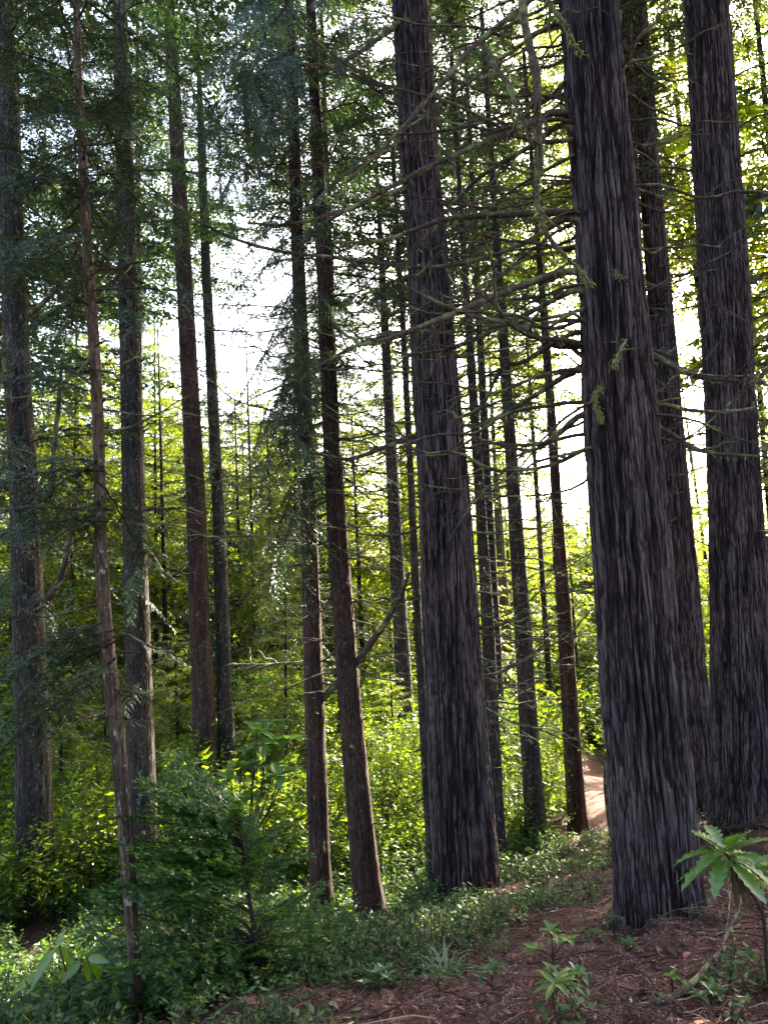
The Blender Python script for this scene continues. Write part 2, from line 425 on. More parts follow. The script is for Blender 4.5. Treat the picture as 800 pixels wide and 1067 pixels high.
def trunk_mesh(t, sides, dz, zfine, depth, strand, flare=.35, wob=.05, aniso=16., lobes=1.0, fissured=False, stubs=0):
    z = np.r_[np.arange(t.C[0, 2], zfine, dz), np.arange(zfine, t.zt, max(.3, dz * 8)), t.zt]
    c = smooth_axis(t, z); r = t.r(z)
    n = len(z)
    th = np.arange(sides) / sides * 2 * np.pi
    TH, Z = np.meshgrid(th, z)
    Rr = np.repeat(r[:, None], sides, 1)
    sx, sy = np.cos(TH), np.sin(TH)
    hgt = np.clip(Z - t.b[2], 0, None)
    seed = t.b[0] * 3.7 + t.b[1]
    k = r.max() / strand
    warp = (vnoise(np.c_[(sx * k * .35).ravel(), (sy * k * .35).ravel(), (Z / (strand * 10)).ravel() + seed]) - .5).reshape(n, sides) * .55
    th2 = TH + warp * strand * 2 / Rr.max()
    q = np.c_[(np.cos(th2) * k).ravel(), (np.sin(th2) * k).ravel(), (Z / (strand * aniso)).ravel() + seed]
    a = vnoise(q); b = vnoise(q * [2.1, 2.1, 1.7] + 31); c3 = vnoise(q * [.5, .5, .6] + 77)
    ridge = 1 - np.abs(2 * a - 1) ** 1.0
    b2 = vnoise(q * [4.3, 4.3, 2.6] + 57)
    h = (.5 * ridge + .4 * b + .22 * b2 + .3 * c3)
    if fissured:
        R0 = r.max()
        def cells(w, an, o):
            kk = R0 / w
            return vnoise(np.c_[(np.cos(th2) * kk).ravel() + o, (np.sin(th2) * kk).ravel(), (Z / (w * an)).ravel() + seed + o])
        jog = (cells(.05, 2.5, 5) - .5) * .35
        g1 = sstep(.0, .30, np.abs(cells(.046, 17, 0) + jog * .25 - .5) * 2)
        g2 = sstep(.0, .34, np.abs(cells(.022, 19, 40) + jog * .3 - .5) * 2)
        g3 = sstep(.0, .5, np.abs(cells(.011, 17, 80) - .5) * 2)
        h = .4 * g1 + .34 * g2 + .22 * g3 + .22 * cells(.12, 5, 120) + .2 * cells(.011, 5, 160)
    lo_, hi_ = np.percentile(h, 1), np.percentile(h, 99.5)
    h = np.clip((h - lo_) / (hi_ - lo_), 0, 1)
    h = h.reshape(n, sides)
    fade = np.clip((zfine + .5 - Z) / 1.0, 0, 1)
    low = vnoise(np.c_[sx.ravel() * 1.3, sy.ravel() * 1.3, Z.ravel() * 1.1 + seed]).reshape(n, sides) - .5
    lob = (vnoise(np.c_[sx.ravel() * 1.7, sy.ravel() * 1.7, np.full(n * sides, seed)]).reshape(n, sides))
    fl = np.exp(-hgt / .22) * flare * (.35 + lobes * lob)
    rr = Rr * (1 + wob * low + fl) + (h - .6) * depth * fade * np.minimum(1, Rr / (r.max() * .4))
    V = np.stack([c[:, None, 0] + sx * rr, c[:, None, 1] + sy * rr, Z], -1)
    i, j = np.meshgrid(np.arange(n - 1), np.arange(sides), indexing='ij')
    jn = (j + 1) % sides
    Q = np.stack([i * sides + j, i * sides + jn, (i + 1) * sides + jn, (i + 1) * sides + j], -1).reshape(-1, 4)
    g = Geo(); g.add(V.reshape(-1, 3), Q, 0, True, h.ravel())
    for _ in range(stubs):                      # short broken limb stubs left on the stem
        zz = rng.uniform(t.b[2] + .8, zfine - 1); az = rng.uniform(0, 6.28); el = rng.uniform(-.3, .3)
        d = VEC(math.cos(az) * math.cos(el), math.sin(az) * math.cos(el), math.sin(el)); rr_ = float(t.r(zz))
        q = t.at(zz) + np.outer(np.linspace(.7 * rr_, rr_ + rng.uniform(.02, .14), 5), d) + rng.normal(0, .004, (5, 3))
        tube(g, q, np.linspace(1, .5, 5) * rng.uniform(.005, .012), 6, 0)
    return g

def dead_branch(g, base, az, el, L, r, mat=0, curve=0.0, subs=3, n=9, moss=False):
    s = np.linspace(0, 1, n); subs = subs + int(L * 2.5)
    d = VEC(math.cos(az) * math.cos(el), math.sin(az) * math.cos(el), math.sin(el))
    lat = unit(np.cross(d, VEC(0, 0, 1)))
    w = np.cumsum(rng.normal(0, .022, (n, 2)), 0); w[0] = 0
    p = base + np.outer(s, d) * L + np.outer(curve * s * s + w[:, 0], VEC(0, 0, 1)) * L + np.outer(w[:, 1] * 1.4, lat) * L
    rr = r * (1 - .82 * s) * (1 + rng.normal(0, .07, n))
    tube(g, catmull(p, n * 2), np.interp(np.linspace(0, 1, n * 2), s, rr), 6, mat, .12)
    for _ in range(subs):
        k = rng.integers(2, n - 1)
        a2 = az + rng.choice([-1, 1]) * rng.uniform(.4, 1.1); e2 = el + rng.normal(.1, .35)
        l2 = L * rng.uniform(.14, .38) * (1.1 - .5 * s[k])
        d2 = VEC(math.cos(a2) * math.cos(e2), math.sin(a2) * math.cos(e2), math.sin(e2))
        m = 6; s2 = np.linspace(0, 1, m)
        ww = np.cumsum(rng.normal(0, .03, (m, 3)), 0); ww[0] = 0
        q = p[k] + np.outer(s2, d2) * l2 + ww * l2 + np.outer(s2 * s2, VEC(0, 0, rng.normal(.05, .15))) * l2
        tube(g, q, np.linspace(rr[k] * .6, r * .1, m), 4, mat)
    return p

def tufts(g, pts, n, ln, w, mat):
    """hanging strands of moss along a line"""
    q = catmull(pts, 60)[rng.integers(0, 60, n)]
    d = unit(np.c_[rng.normal(0, .45, n), rng.normal(0, .45, n), -np.abs(rng.normal(.8, .5, n))])
    side = unit(np.cross(d, rng.normal(0, 1, (n, 3))))
    g.quads(leafq(q + rng.normal(0, w * 1.5, (n, 3)), d, side, ln * rng.uniform(.4, 1.2, n), np.full(n, w)), mat)

PI = math.pi
trees = {}
def build_tree(key, name, label, pts, top, bark, trunk, dead=None, crowns=(), limbs=(), group=None, base=None, leaf='needle', extra=None, tipr=.03):
    t = Tree(pts, base=base, top=top, tipr=tipr)
    trees[key] = t
    root = empty(name, t.b, label, 'tree', group)
    t.root = root
    sides, dz, depth, strand, flare = trunk
    ztop = EYE[2] + t.d * math.tan(rad(41)) + .4
    g = trunk_mesh(t, sides, dz, min(ztop, t.zt - .5), depth, strand, flare, fissured=bark == 'redwood', stubs=0 if bark == 'redwood' else 34)
    tr = g.build('trunk', [M[bark]], root, attr='ridge')
    t.trunk = tr
    for pys in (dead or []):
        y0, y1, n, l0, l1, r, azc, azs = pys
        for i in range(n):
            z = t.z(y0) + (t.z(y1) - t.z(y0)) * (i + rng.random()) / n
            az = rng.normal(azc, azs) if azc is not None else rng.uniform(0, 2 * np.pi)
            cam_az = math.atan2(-t.b[1], -t.b[0]); da = (az - cam_az + PI) % (2 * PI) - PI
            if t.d < 8.5 and abs(da) < 1.0: az = cam_az + (1.0 + rng.random() * .5) * (1 if da > 0 else -1)
            c = t.at(z) + VEC(math.cos(az), math.sin(az), 0) * t.r(z) * .6
            gb = Geo()
            L = rng.uniform(l0, l1)
            dead_branch(gb, c, az, rng.normal(-.12, .2), L, r * 1.45 * rng.uniform(.6, 1.25), 0, rng.normal(.14, .2), rng.integers(2, 6))
            gb.build('branch', [M['dead']], root)
    for lb in limbs:
        lp, w, moss = lb[0], lb[1], lb[2]
        off = lb[3] if len(lb) > 3 else rng.uniform(-.8, .5)
        m = len(lp)
        o0 = lb[4] if len(lb) > 4 else 0.0
        zz = P(*lp[0], t.d)[2]; ax = t.at(zz); dax = (ax - EYE) @ _f
        dd = [dax + o0 + (off - o0) * (i / (m - 1)) for i in range(m)]
        q = np.array([P(a, b, d_) for (a, b), d_ in zip(lp, dd)])
        if len(lb) < 5 and np.linalg.norm(q[0] - ax) < 3 * t.r(zz): q = np.vstack([ax + (q[0] - ax) * .3, q])
        q = catmull(q, 26); q[1:] += np.cumsum(rng.normal(0, .0025, (25, 3)), 0)
        gb = Geo(); r0 = w * .64 * t.d / F
        tube(gb, q, np.linspace(r0, r0 * .3, 26) * (1 + rng.normal(0, .08, 26)), 7, 0, .15)
        for _ in range(int(4 + 3 * rng.random())):
            k = rng.integers(5, 25); dirn = unit(q[k] - q[k - 1]); a2 = unit(dirn + rng.normal(0, .6, 3))
            s2 = np.linspace(0, 1, 7); l2 = rng.uniform(.12, .45)
            ww = np.cumsum(rng.normal(0, .04, (7, 3)), 0); ww[0] = 0
            tube(gb, q[k] + np.outer(s2, a2) * l2 + ww * l2, np.linspace(r0 * .4, r0 * .1, 7), 4, 0)
        if moss: tufts(gb, q, int(moss * 1.6), .05, .008, 1)
        gb.build('branch', [M['dead'], M['moss']], root)
    if crowns:
        g = Geo()
        for cr in crowns:
            kind, y0, y1, n, l0, l1, el, els = cr[:8]
            n = int(n * {'mid': .75, 'coarse': .55, 'far': .8}.get(kind, 1))
            azc, azs = (cr[8], cr[9]) if len(cr) > 8 else (None, 0)
            z0 = t.z(y0) if y0 > -9000 else t.zt
            z1 = t.z(y1) if y1 > -9000 else t.zt - .3
            ph = rng.uniform(0, 6.28)
            for i in range(n):
                f = (i + rng.random()) / n
                z = z0 + (z1 - z0) * f
                az = (ph + i * 2.39996 + rng.normal(0, .3)) if azc is None else rng.normal(azc, azs)
                Lb = (l0 + (l1 - l0) * f) * rng.uniform(.65, 1.2)
                base_L = TPL[kind][0][1][-1, 0]
                c = t.at(z) + VEC(math.cos(az), math.sin(az), 0) * t.r(z) * .5
                put_branch(g, kind, c, az, rng.normal(el, els), Lb / base_L)
        if extra: extra(g, t)
        g.build('crown', [M[leaf], M['twig']], root)
    return t

PI = math.pi
TOP = -9999

def x_hang(spots):
    # long pendulous sprays hung at given picture spots around the tree
    def f(g, t):
        for px, py, dd, L, n in spots:
            q = P(px, py, t.d + dd)
            for _ in range(n):
                put_branch(g, 'nearhang', q + rng.normal(0, .13, 3), rng.uniform(0, 6.28), rng.normal(-.95, .3), L / 1.5 * rng.uniform(.7, 1.1))
    return f

def x_spray(spots, kind='near'):
    def f(g, t):
        for px0, py0, px1, py1, dd, n in spots:
            a = P(px0, py0, t.d); b = P(px1, py1, t.d + dd)
            v = b - a; L = np.linalg.norm(v)
            for _ in range(n):
                put_branch(g, kind, a + rng.normal(0, .06, 3), math.atan2(v[1], v[0]) + rng.normal(0, .2), math.asin(v[2] / L) + rng.normal(.03, .12), L / TPL[kind][0][1][-1, 0] * rng.uniform(.8, 1.1))
    return f
def both(*fs):
    def f(g, t):
        for k in fs: k(g, t)
    return f

# --- the three great redwoods and the dark one behind
build_tree('T15', 'redwood_tree', 'largest redwood, bark deeply furrowed, bristling with mossy dead limbs, nearest to the camera',
    [(688, 958, 94), (683, 900, 88), (676, 800, 87), (667, 700, 85), (655, 550, 81), (643, 400, 75), (631, 230, 65), (620, 100, 61), (612, 0, 60)], 21, 'redwood',
    (480, .013, .04, .022, .06),
    dead=[(480, -20, 52, .7, 2.2, .0095, PI, .7), (480, 0, 14, .4, 1.2, .009, .3, .6), (700, 450, 3, .1, .3, .006, -.6, 1.0)],
    limbs=[([(585, 117), (530, 140), (465, 167), (400, 200), (340, 232)], 8, 60, -.7),
           ([(588, 131), (550, 155), (500, 185), (462, 222), (430, 262)], 7, 40, .5),
           ([(595, 220), (540, 221), (465, 227), (400, 250), (350, 252)], 8, 50, -.4),
           ([(593, 228), (550, 252), (500, 272), (430, 280), (370, 275)], 7, 40, .4),
           ([(596, 283), (535, 300), (465, 330), (400, 355), (365, 362)], 8, 50, -.9),
           ([(598, 302), (550, 325), (475, 360), (430, 368), (410, 366)], 7, 40, .6),
           ([(600, 348), (548, 377), (522, 388), (500, 428), (470, 440)], 6, 20, .3),
           ([(606, 385), (560, 410), (520, 432), (480, 452)], 7, 20, .7),
           ([(607, 432), (575, 458), (545, 468), (480, 450)], 8, 20, .9),
           ([(604, 355), (560, 350), (530, 330), (505, 305)], 6, 20, -.3),
           ([(606, 358), (580, 352), (545, 345), (520, 320), (512, 270), (500, 240)], 5, 30, -.9),
           ([(600, -40), (550, 0), (495, 45), (450, 95), (400, 150), (360, 190)], 6, 30, -1.0),
           ([(582, 25), (530, 55), (460, 105), (400, 148)], 6, 20, .3),
           ([(543, -40), (546, 20), (560, 80), (562, 125), (565, 170), (561, 200), (570, 240), (600, 275), (619, 295)], 8, 420, -.6, -.45),
           ([(560, -30), (568, 0), (587, 28), (605, 55)], 7, 160, -.42, -.4),
           ([(502, 47), (530, 95), (557, 157)], 6, 40, -.5, -.3),
           ([(640, 88), (660, 50), (680, 28)], 6, 10, -.4), ([(642, 50), (668, 78), (695, 95)], 6, 0, .3),
           ([(645, 95), (680, 112), (700, 122)], 6, 10, .3), ([(650, 148), (680, 150), (712, 140)], 5, 10, -.2),
           ([(673, 370), (710, 388), (745, 396), (785, 398), (805, 402)], 6, 30, -.5),
           ([(668, 370), (700, 378), (740, 396), (790, 397)], 4, 0, .3),
           ([(672, 365), (705, 385), (760, 393), (805, 388)], 4, 0, .9),
           ([(680, 418), (720, 427), (770, 427), (805, 418)], 6, 10, 1.2),
           ([(686, 445), (720, 465), (750, 472), (800, 476)], 6, 30, -.3),
           ([(668, 335), (655, 350), (640, 378)], 5, 120, -.4)],
    crowns=[('mid', -150, -520, 40, 1.6, 2.4, .05, .2), ('coarse', -520, TOP, 90, 2.8, .6, .05, .2)])

build_tree('T10', 'redwood_tree', 'furrowed redwood standing alone at the ridge edge, with a pole-thin tree against its side',
    [(487, 948, 72), (481, 850, 68), (476, 760, 64), (469, 640, 60), (462, 500, 55), (452, 380, 48), (444, 250, 42), (436, 150, 40), (427, 0, 38)], 20, 'redwood',
    (420, .014, .036, .022, .1),
    dead=[(560, 20, 30, .6, 1.9, .0085, PI, .8), (740, 200, 50, .6, 2.1, .0085, 0.1, .8), (700, 440, 4, .3, .6, .008, PI, .6)],
    limbs=[([(430, 455), (400, 467), (360, 478), (320, 470)], 7, 10, -.4),
           ([(420, 20), (385, 45), (350, 66), (320, 66)], 6, 20, -1.2),
           ([(432, 145), (390, 165), (350, 190), (318, 222)], 5, 20, -.6),
           ([(436, 195), (390, 208), (350, 222), (300, 234), (258, 233)], 6, 10, -.7),
           ([(440, 278), (400, 275), (350, 268), (290, 262), (240, 248), (200, 228), (150, 192)], 5, 10, -1.4),
           ([(446, 330), (420, 350), (380, 358), (330, 385), (300, 410)], 6, 10, -.3),
           ([(478, 690), (505, 703), (540, 690), (565, 672)], 5, 0, .6), ([(482, 655), (520, 652), (552, 632)], 5, 0, -.2)],
    crowns=[('mid', -60, -330, 40, 1.6, 2.4, .05, .2), ('coarse', -330, TOP, 90, 2.8, .6, .05, .2)])

build_tree('T17', 'redwood_tree', 'tall redwood with straight clean furrowed trunk rising behind the big-leaved plant',
    [(779, 862, 78), (776, 780, 70), (770, 640, 58), (764, 500, 54), (757, 350, 51), (748, 200, 48), (735, 0, 45)], 20, 'redwood',
    (400, .013, .033, .024, .08),
    dead=[(560, 20, 22, .5, 1.5, .009, -.3, 1.0), (560, 60, 16, .5, 1.4, .009, PI, .6)],
    crowns=[('mid', -20, -300, 40, 1.6, 2.4, .05, .2), ('coarse', -300, TOP, 90, 2.8, .6, .05, .2)])

build_tree('T16', 'redwood_tree', 'dark straight trunk between the largest redwood and the one behind the big-leaved plant',
    [(733, 852, 38), (724, 760, 34), (712, 620, 31), (700, 480, 28), (690, 350, 25), (678, 200, 21), (668, 60, 19)], 17, 'redwood',
    (160, .02, .03, .026, .2),
    dead=[(700, 60, 46, .5, 1.6, .008, None, 0), (330, 60, 16, .6, 1.6, .009, 0, .8)],
    crowns=[('mid', 190, -60, 26, 1.6, 1.4, .0, .25), ('coarse', -60, TOP, 45, 2.2, .5, .05, .2)])

build_tree('T16b', 'redwood_tree', 'narrow reddish trunk glimpsed only high up, directly behind the largest redwood',
    [(690, 850, 30), (672, 500, 22), (660, 270, 17), (654, 100, 15), (650, 0, 13)], 17, 'red',
    (60, .05, .014, .026, .1), base=P(690, 850, 9.6), dead=[(400, 80, 10, .6, 1.4, .008, 0, .9)],
    crowns=[('mid', 160, -60, 24, 1.6, 1.4, .0, .25), ('coarse', -60, TOP, 40, 2.2, .5, .05, .2)])

# --- slimmer conifers between the redwoods
build_tree('T11', 'conifer_tree', 'slim dark trunk with a whitish lichen band, just beside the alone-standing redwood',
    [(520, 905, 17), (514, 780, 15), (508, 650, 13), (500, 520, 11), (492, 400, 9)], 11, 'grey', (40, .05, .01, .02, .3),
    dead=[(760, 400, 39, .5, 1.74, .008, None, 0)], crowns=[('mid', 400, 120, 26, 1.3, 1.0, -.1, .25), ('mid', 120, TOP, 20, 1.0, .3, 0, .2)])
build_tree('T12', 'conifer_tree', 'dark straight conifer trunk between the lichen-banded one and the path',
    [(560, 888, 24), (553, 790, 20), (546, 680, 18), (538, 560, 15), (530, 440, 12)], 12, 'grey', (48, .04, .012, .02, .3),
    dead=[(760, 430, 36, .5, 1.89, .008, None, 0)], crowns=[('mid', 430, 60, 40, 1.6, 1.2, -.1, .25), ('mid', 60, TOP, 22, 1.2, .3, 0, .2)])
build_tree('T13', 'conifer_tree', 'brown conifer trunk standing right before the sunlit dirt path',
    [(602, 867, 20), (596, 780, 18), (590, 680, 16), (582, 560, 12), (574, 430, 9), (570, 380, 8)], 12, 'red', (48, .05, .012, .02, .3),
    dead=[(740, 420, 30, .5, 1.45, .008, None, 0)], crowns=[('mid', 380, 60, 30, 1.4, 1.2, -.1, .25), ('mid', 60, TOP, 18, 1.0, .3, 0, .2)])
build_tree('T14', 'conifer_tree', 'golden lit slim trunk farther back, between two dark conifer trunks',
    [(537, 788, 13), (530, 690, 12), (523, 600, 10), (518, 520, 8)], 10, 'pale', (24, .1, .01, .03, .2),
    dead=[(700, 500, 12, .5, 1.2, .008, None, 0)], crowns=[('far', 500, TOP, 34, 1.7, .5, -.1, .25)], leaf='needle_lit')
build_tree('T9', 'conifer_tree', 'pole-thin dark tree touching the side of the alone-standing redwood',
    [(452, 950, 9), (443, 800, 9), (435, 640, 8), (427, 480, 7), (420, 340, 6), (415, 260, 5)], 8.5, 'grey', (20, .08, .004, .02, .2),
    dead=[(760, 330, 14, .3, .7, .005, None, 0)], crowns=[('mid', 300, TOP, 16, 1.0, .4, 0, .25)])
build_tree('T8', 'conifer_tree', 'slim conifer well back in the bright thicket, its bare trunk ringed with stubs',
    [(427, 812, 18), (420, 700, 17), (414, 600, 15), (408, 480, 12), (403, 380, 10)], 15, 'grey', (32, .08, .012, .03, .3),
    dead=[(740, 380, 22, .6, 1.4, .009, None, 0)], crowns=[('far', 400, -20, 30, 2.0, 1.5, -.1, .25), ('far', -20, TOP, 12, 1.4, .4, 0, .2)])
build_tree('T7', 'conifer_tree', 'leaning reddish brown conifer flecked with pale lichen and lit along one edge',
    [(388, 966, 34), (382, 920, 29), (372, 820, 26), (362, 700, 23), (353, 580, 21), (345, 440, 18), (338, 300, 15), (331, 160, 13)], 15, 'red', (72, .03, .014, .02, .25),
    dead=[(720, 300, 45, .5, 1.59, .008, None, 0), (700, 420, 8, .8, 1.5, .008, 0, .6)],
    crowns=[('near', 900, 300, 26, .25, .5, -.2, .5), ('near', 540, 330, 12, .7, .9, -.3, .25), ('mid', 330, -60, 44, 1.3, 1.7, -.15, .25), ('coarse', -60, TOP, 45, 1.8, .5, .0, .2)])
build_tree('T6', 'conifer_tree', 'conifer draped with dark hanging sprays, sunlit edge on its lower trunk',
    [(337, 972, 25), (333, 900, 22), (329, 780, 21), (325, 650, 19), (320, 500, 17), (314, 350, 15), (308, 200, 13), (305, 100, 12)], 15, 'red', (64, .03, .012, .02, .3),
    dead=[(720, 320, 39, .5, 1.89, .008, None, 0), (640, 300, 14, .6, 1.4, .007, PI, .6)],
    limbs=[([(336, 725), (370, 690), (395, 655), (415, 620), (424, 596)], 9, 0, -.7), ([(330, 690), (300, 692), (270, 694), (240, 694)], 5, 0, .4)],
    crowns=[('near', 900, 300, 26, .25, .5, -.2, .5), ('nearhang', 560, 330, 18, .6, .9, -.5, .3), ('near', 400, 200, 20, 1.0, 1.3, -.2, .25), ('mid', 250, -60, 44, 1.4, 1.8, -.15, .25), ('coarse', -60, TOP, 45, 1.8, .5, .0, .2)],
    leaf='needle_dark', extra=both(x_spray([(318, 240, 245, 320, .3, 2), (319, 290, 236, 380, -.3, 3), (320, 330, 250, 430, .4, 3), (321, 380, 250, 480, -.4, 3), (322, 420, 268, 520, .5, 2), (322, 470, 262, 590, .3, 2), (318, 300, 400, 330, .5, 2), (320, 350, 400, 390, .6, 2), (323, 520, 280, 620, -.4, 2), (308, 15, 246, 30, -1.5, 2), (309, 60, 240, 110, -1.5, 2)], 'nearhang'), x_hang([(314, 300, -.5, .6, 7), (306, 370, -.4, .7, 8), (300, 430, -.5, .7, 8), (308, 470, -.4, .6, 6), (252, 40, -1.5, .8, 7), (244, 100, -1.5, .7, 9), (247, 160, -1.5, .6, 8), (236, 195, -1.5, .45, 4), (375, 8, -1.5, .5, 6), (360, 25, -1.4, .4, 4), (345, 40, -1.4, .35, 4)])))
# --- the left-hand stand
build_tree('T5', 'conifer_tree', 'slim grey conifer close beside the taller reddish dark trunk with a bare lower stem',
    [(238, 842, 19), (236, 780, 18), (232, 660, 15), (228, 540, 13), (221, 400, 11), (215, 280, 10), (210, 150, 8)], 15, 'grey', (40, .06, .012, .025, .3),
    dead=[(720, 330, 20, .5, 1.3, .008, None, 0)],
    crowns=[('near', 800, 300, 24, .3, .6, -.2, .4), ('mid', 560, 330, 16, .8, 1.0, -.2, .3), ('mid', 260, -40, 30, 1.3, 1.6, -.1, .25), ('coarse', -40, TOP, 30, 1.8, .5, 0, .2)])
build_tree('T4', 'conifer_tree', 'straight reddish dark conifer, one edge glowing, rising behind the bushy young conifer',
    [(216, 846, 26), (213, 760, 24), (208, 640, 21), (204, 520, 20), (198, 400, 18), (190, 250, 16), (183, 120, 14), (177, 20, 12)], 17, 'red', (64, .04, .012, .025, .2),
    dead=[(700, 200, 14, .3, 1.0, .008, None, 0)],
    crowns=[('near', 650, 100, 22, .3, .7, -.2, .4), ('mid', 120, -60, 30, 1.6, 1.9, -.1, .25), ('coarse', -60, TOP, 40, 2.0, .5, 0, .2)])
build_tree('T3', 'conifer_tree', 'straight grey lichen-mottled conifer just behind the slender crooked tree',
    [(151, 936, 32), (149, 880, 30), (147, 780, 28), (143, 640, 25), (139, 500, 23), (135, 350, 20), (131, 200, 18), (127, 60, 16)], 16, 'grey', (80, .03, .014, .022, .3),
    dead=[(760, 250, 24, .4, 1.2, .008, None, 0)],
    limbs=[([(153, 530), (175, 530), (200, 530)], 5, 0, .2), ([(155, 575), (168, 595), (180, 600), (195, 585)], 5, 10, -.4)],
    crowns=[('near', 900, 300, 26, .25, .5, -.2, .5), ('near', 720, 560, 10, .7, .9, -.2, .3), ('mid', 330, -60, 64, 1.3, 1.9, -.15, .25), ('coarse', -60, TOP, 45, 1.9, .5, 0, .2)], leaf='needle_dark')
build_tree('T1', 'conifer_tree', 'thick dark conifer with steep upcurved side limbs, standing apart beyond the ferny sprays',
    [(39, 950, 40), (36, 860, 36), (34, 760, 34), (30, 640, 31), (26, 520, 28), (19, 400, 26), (13, 250, 23), (8, 100, 20)], 16, 'grey', (80, .03, .016, .024, .3),
    dead=[(780, 300, 20, .4, 1.2, .009, None, 0)],
    limbs=[([(40, 640), (58, 612), (68, 585), (74, 545), (82, 500)], 9, 20, -.5), ([(33, 520), (52, 515), (56, 470), (62, 420), (66, 370)], 8, 30, -.3), ([(24, 515), (16, 480), (10, 430), (6, 370)], 7, 10, -.3),
           ([(28, 345), (60, 322), (95, 310), (122, 290)], 6, 20, -.8), ([(30, 330), (60, 300), (80, 262), (95, 230)], 6, 10, -.8)],
    crowns=[('near', 900, 300, 26, .25, .5, -.2, .5), ('near', 800, 480, 26, .8, 1.2, -.2, .3), ('mid', 480, -60, 84, 1.3, 1.9, -.1, .25), ('coarse', -60, TOP, 45, 1.9, .5, 0, .2)], leaf='needle_dark')
build_tree('T2', 'slender_tree', 'slender crooked tree rising from the bottom edge, lower stem pale and sunlit down one side',
    [(147, 1075, 9), (143, 1030, 11), (138, 970, 13), (132, 880, 15), (124, 780, 15), (116, 715, 16), (109, 640, 14), (105, 560, 13), (103, 450, 12), (97, 340, 11), (89, 220, 10), (82, 80, 8), (80, 0, 7)], 10, 'pale', (40, .02, .006, .014, .1),
    dead=[(560, 150, 16, .3, .8, .006, None, 0), (740, 560, 5, .3, .6, .006, None, 0)],
    crowns=[('near', 330, -60, 42, .7, 1.1, .0, .3), ('mid', -60, TOP, 40, 1.1, .4, 0, .2)], leaf='needle',
    extra=x_spray([(112, 690, 15, 735, .6, 4), (110, 640, 30, 660, .7, 3), (106, 540, 10, 560, .8, 3), (106, 560, 40, 520, -.3, 3), (103, 480, 20, 470, .9, 3), (104, 520, 170, 560, .9, 2),
                   (114, 690, 60, 700, -.5, 3), (116, 720, 170, 720, .6, 3), (100, 400, 20, 380, .5, 3), (95, 300, 30, 290, .4, 2), (88, 190, 10, 170, .6, 3), (85, 110, 150, 110, .5, 3), (84, 100, 20, 60, .5, 3)]))
# pale lichen hanging on the largest redwood
t = trees['T15']
for pl, n_ in [([(627, 401), (619, 412), (623, 428), (626, 438)], 420), ([(640, 282), (645, 287), (649, 291)], 90)]:
    zz = P(*pl[0], t.d)[2]; dl = (t.at(zz) - EYE) @ _f - float(t.r(zz)) - .01
    g = Geo(); tufts(g, np.array([P(a, b, dl) for a, b in pl]), n_, .03, .007, 0)
    g.build('lichen_tuft', [M['moss']], t.root)
# short curved dead sapling
t = Tree([(641, 880, 9), (635, 840, 10), (633, 800, 9), (637, 768, 6)], top=.1, tipr=.01)
g = Geo(); tube(g, catmull(t.C, 24), np.interp(np.linspace(0, 1, 24), np.linspace(0, 1, len(t.R)), t.R) * (1 + rng.normal(0, .06, 24)), 10, 0, .1)
o = g.build('dead_sapling', [M['dead']], loc=t.b); tag(o, 'short curved dead sapling hugging the side of the largest redwood', 'sapling')

MOUNDS.update({k: trees[k] for k in ('T15', 'T10', 'T17')})
# ------------------------------------------------------------------ thin poles and background trees
def bg_tree(px, d, top_py, label, leaf='needle_lit', lod='far', n=95, rw=.11, frac=.1, spread=.27, name='conifer_tree', group=None, el=-.05, bark='grey'):
    q = P(px, 618, d); x, y = q[0], q[1]
    z0 = float(H0(x, y)); zt = P(px, top_py, d)[2]
    h = max(zt - z0, 1.5)
    root = empty(name, (x, y, z0), label, 'tree', group)
    g = Geo(); s = np.linspace(0, 1, 16)
    lean = rng.normal(0, .02, 2)
    c = np.c_[x + lean[0] * h * s, y + lean[1] * h * s, z0 - .2 + (h + .2) * s]
    tube(g, c, rw * (1 - .92 * s) + .01, 12, 0, .1); g.build('trunk', [M[bark]], root)
    g = Geo(); ph = rng.uniform(0, 6)
    BL = TPL[lod][0][1][-1, 0]
    for i in range(n):
        f = frac + (1 - frac) * (i + rng.random()) / n
        L = h * spread * (1 - f) ** .75 * rng.uniform(.6, 1.2) + .25
        L = min(L, 3.2)
        az = ph + i * 2.4 + rng.normal(0, .3)
        put_branch(g, lod, VEC(x + lean[0] * h * f, y + lean[1] * h * f, z0 + h * f), az, rng.normal(el + .5 * (f - .4), .15), L / BL)
    g.build('crown', [M[leaf], M['twig']], root)

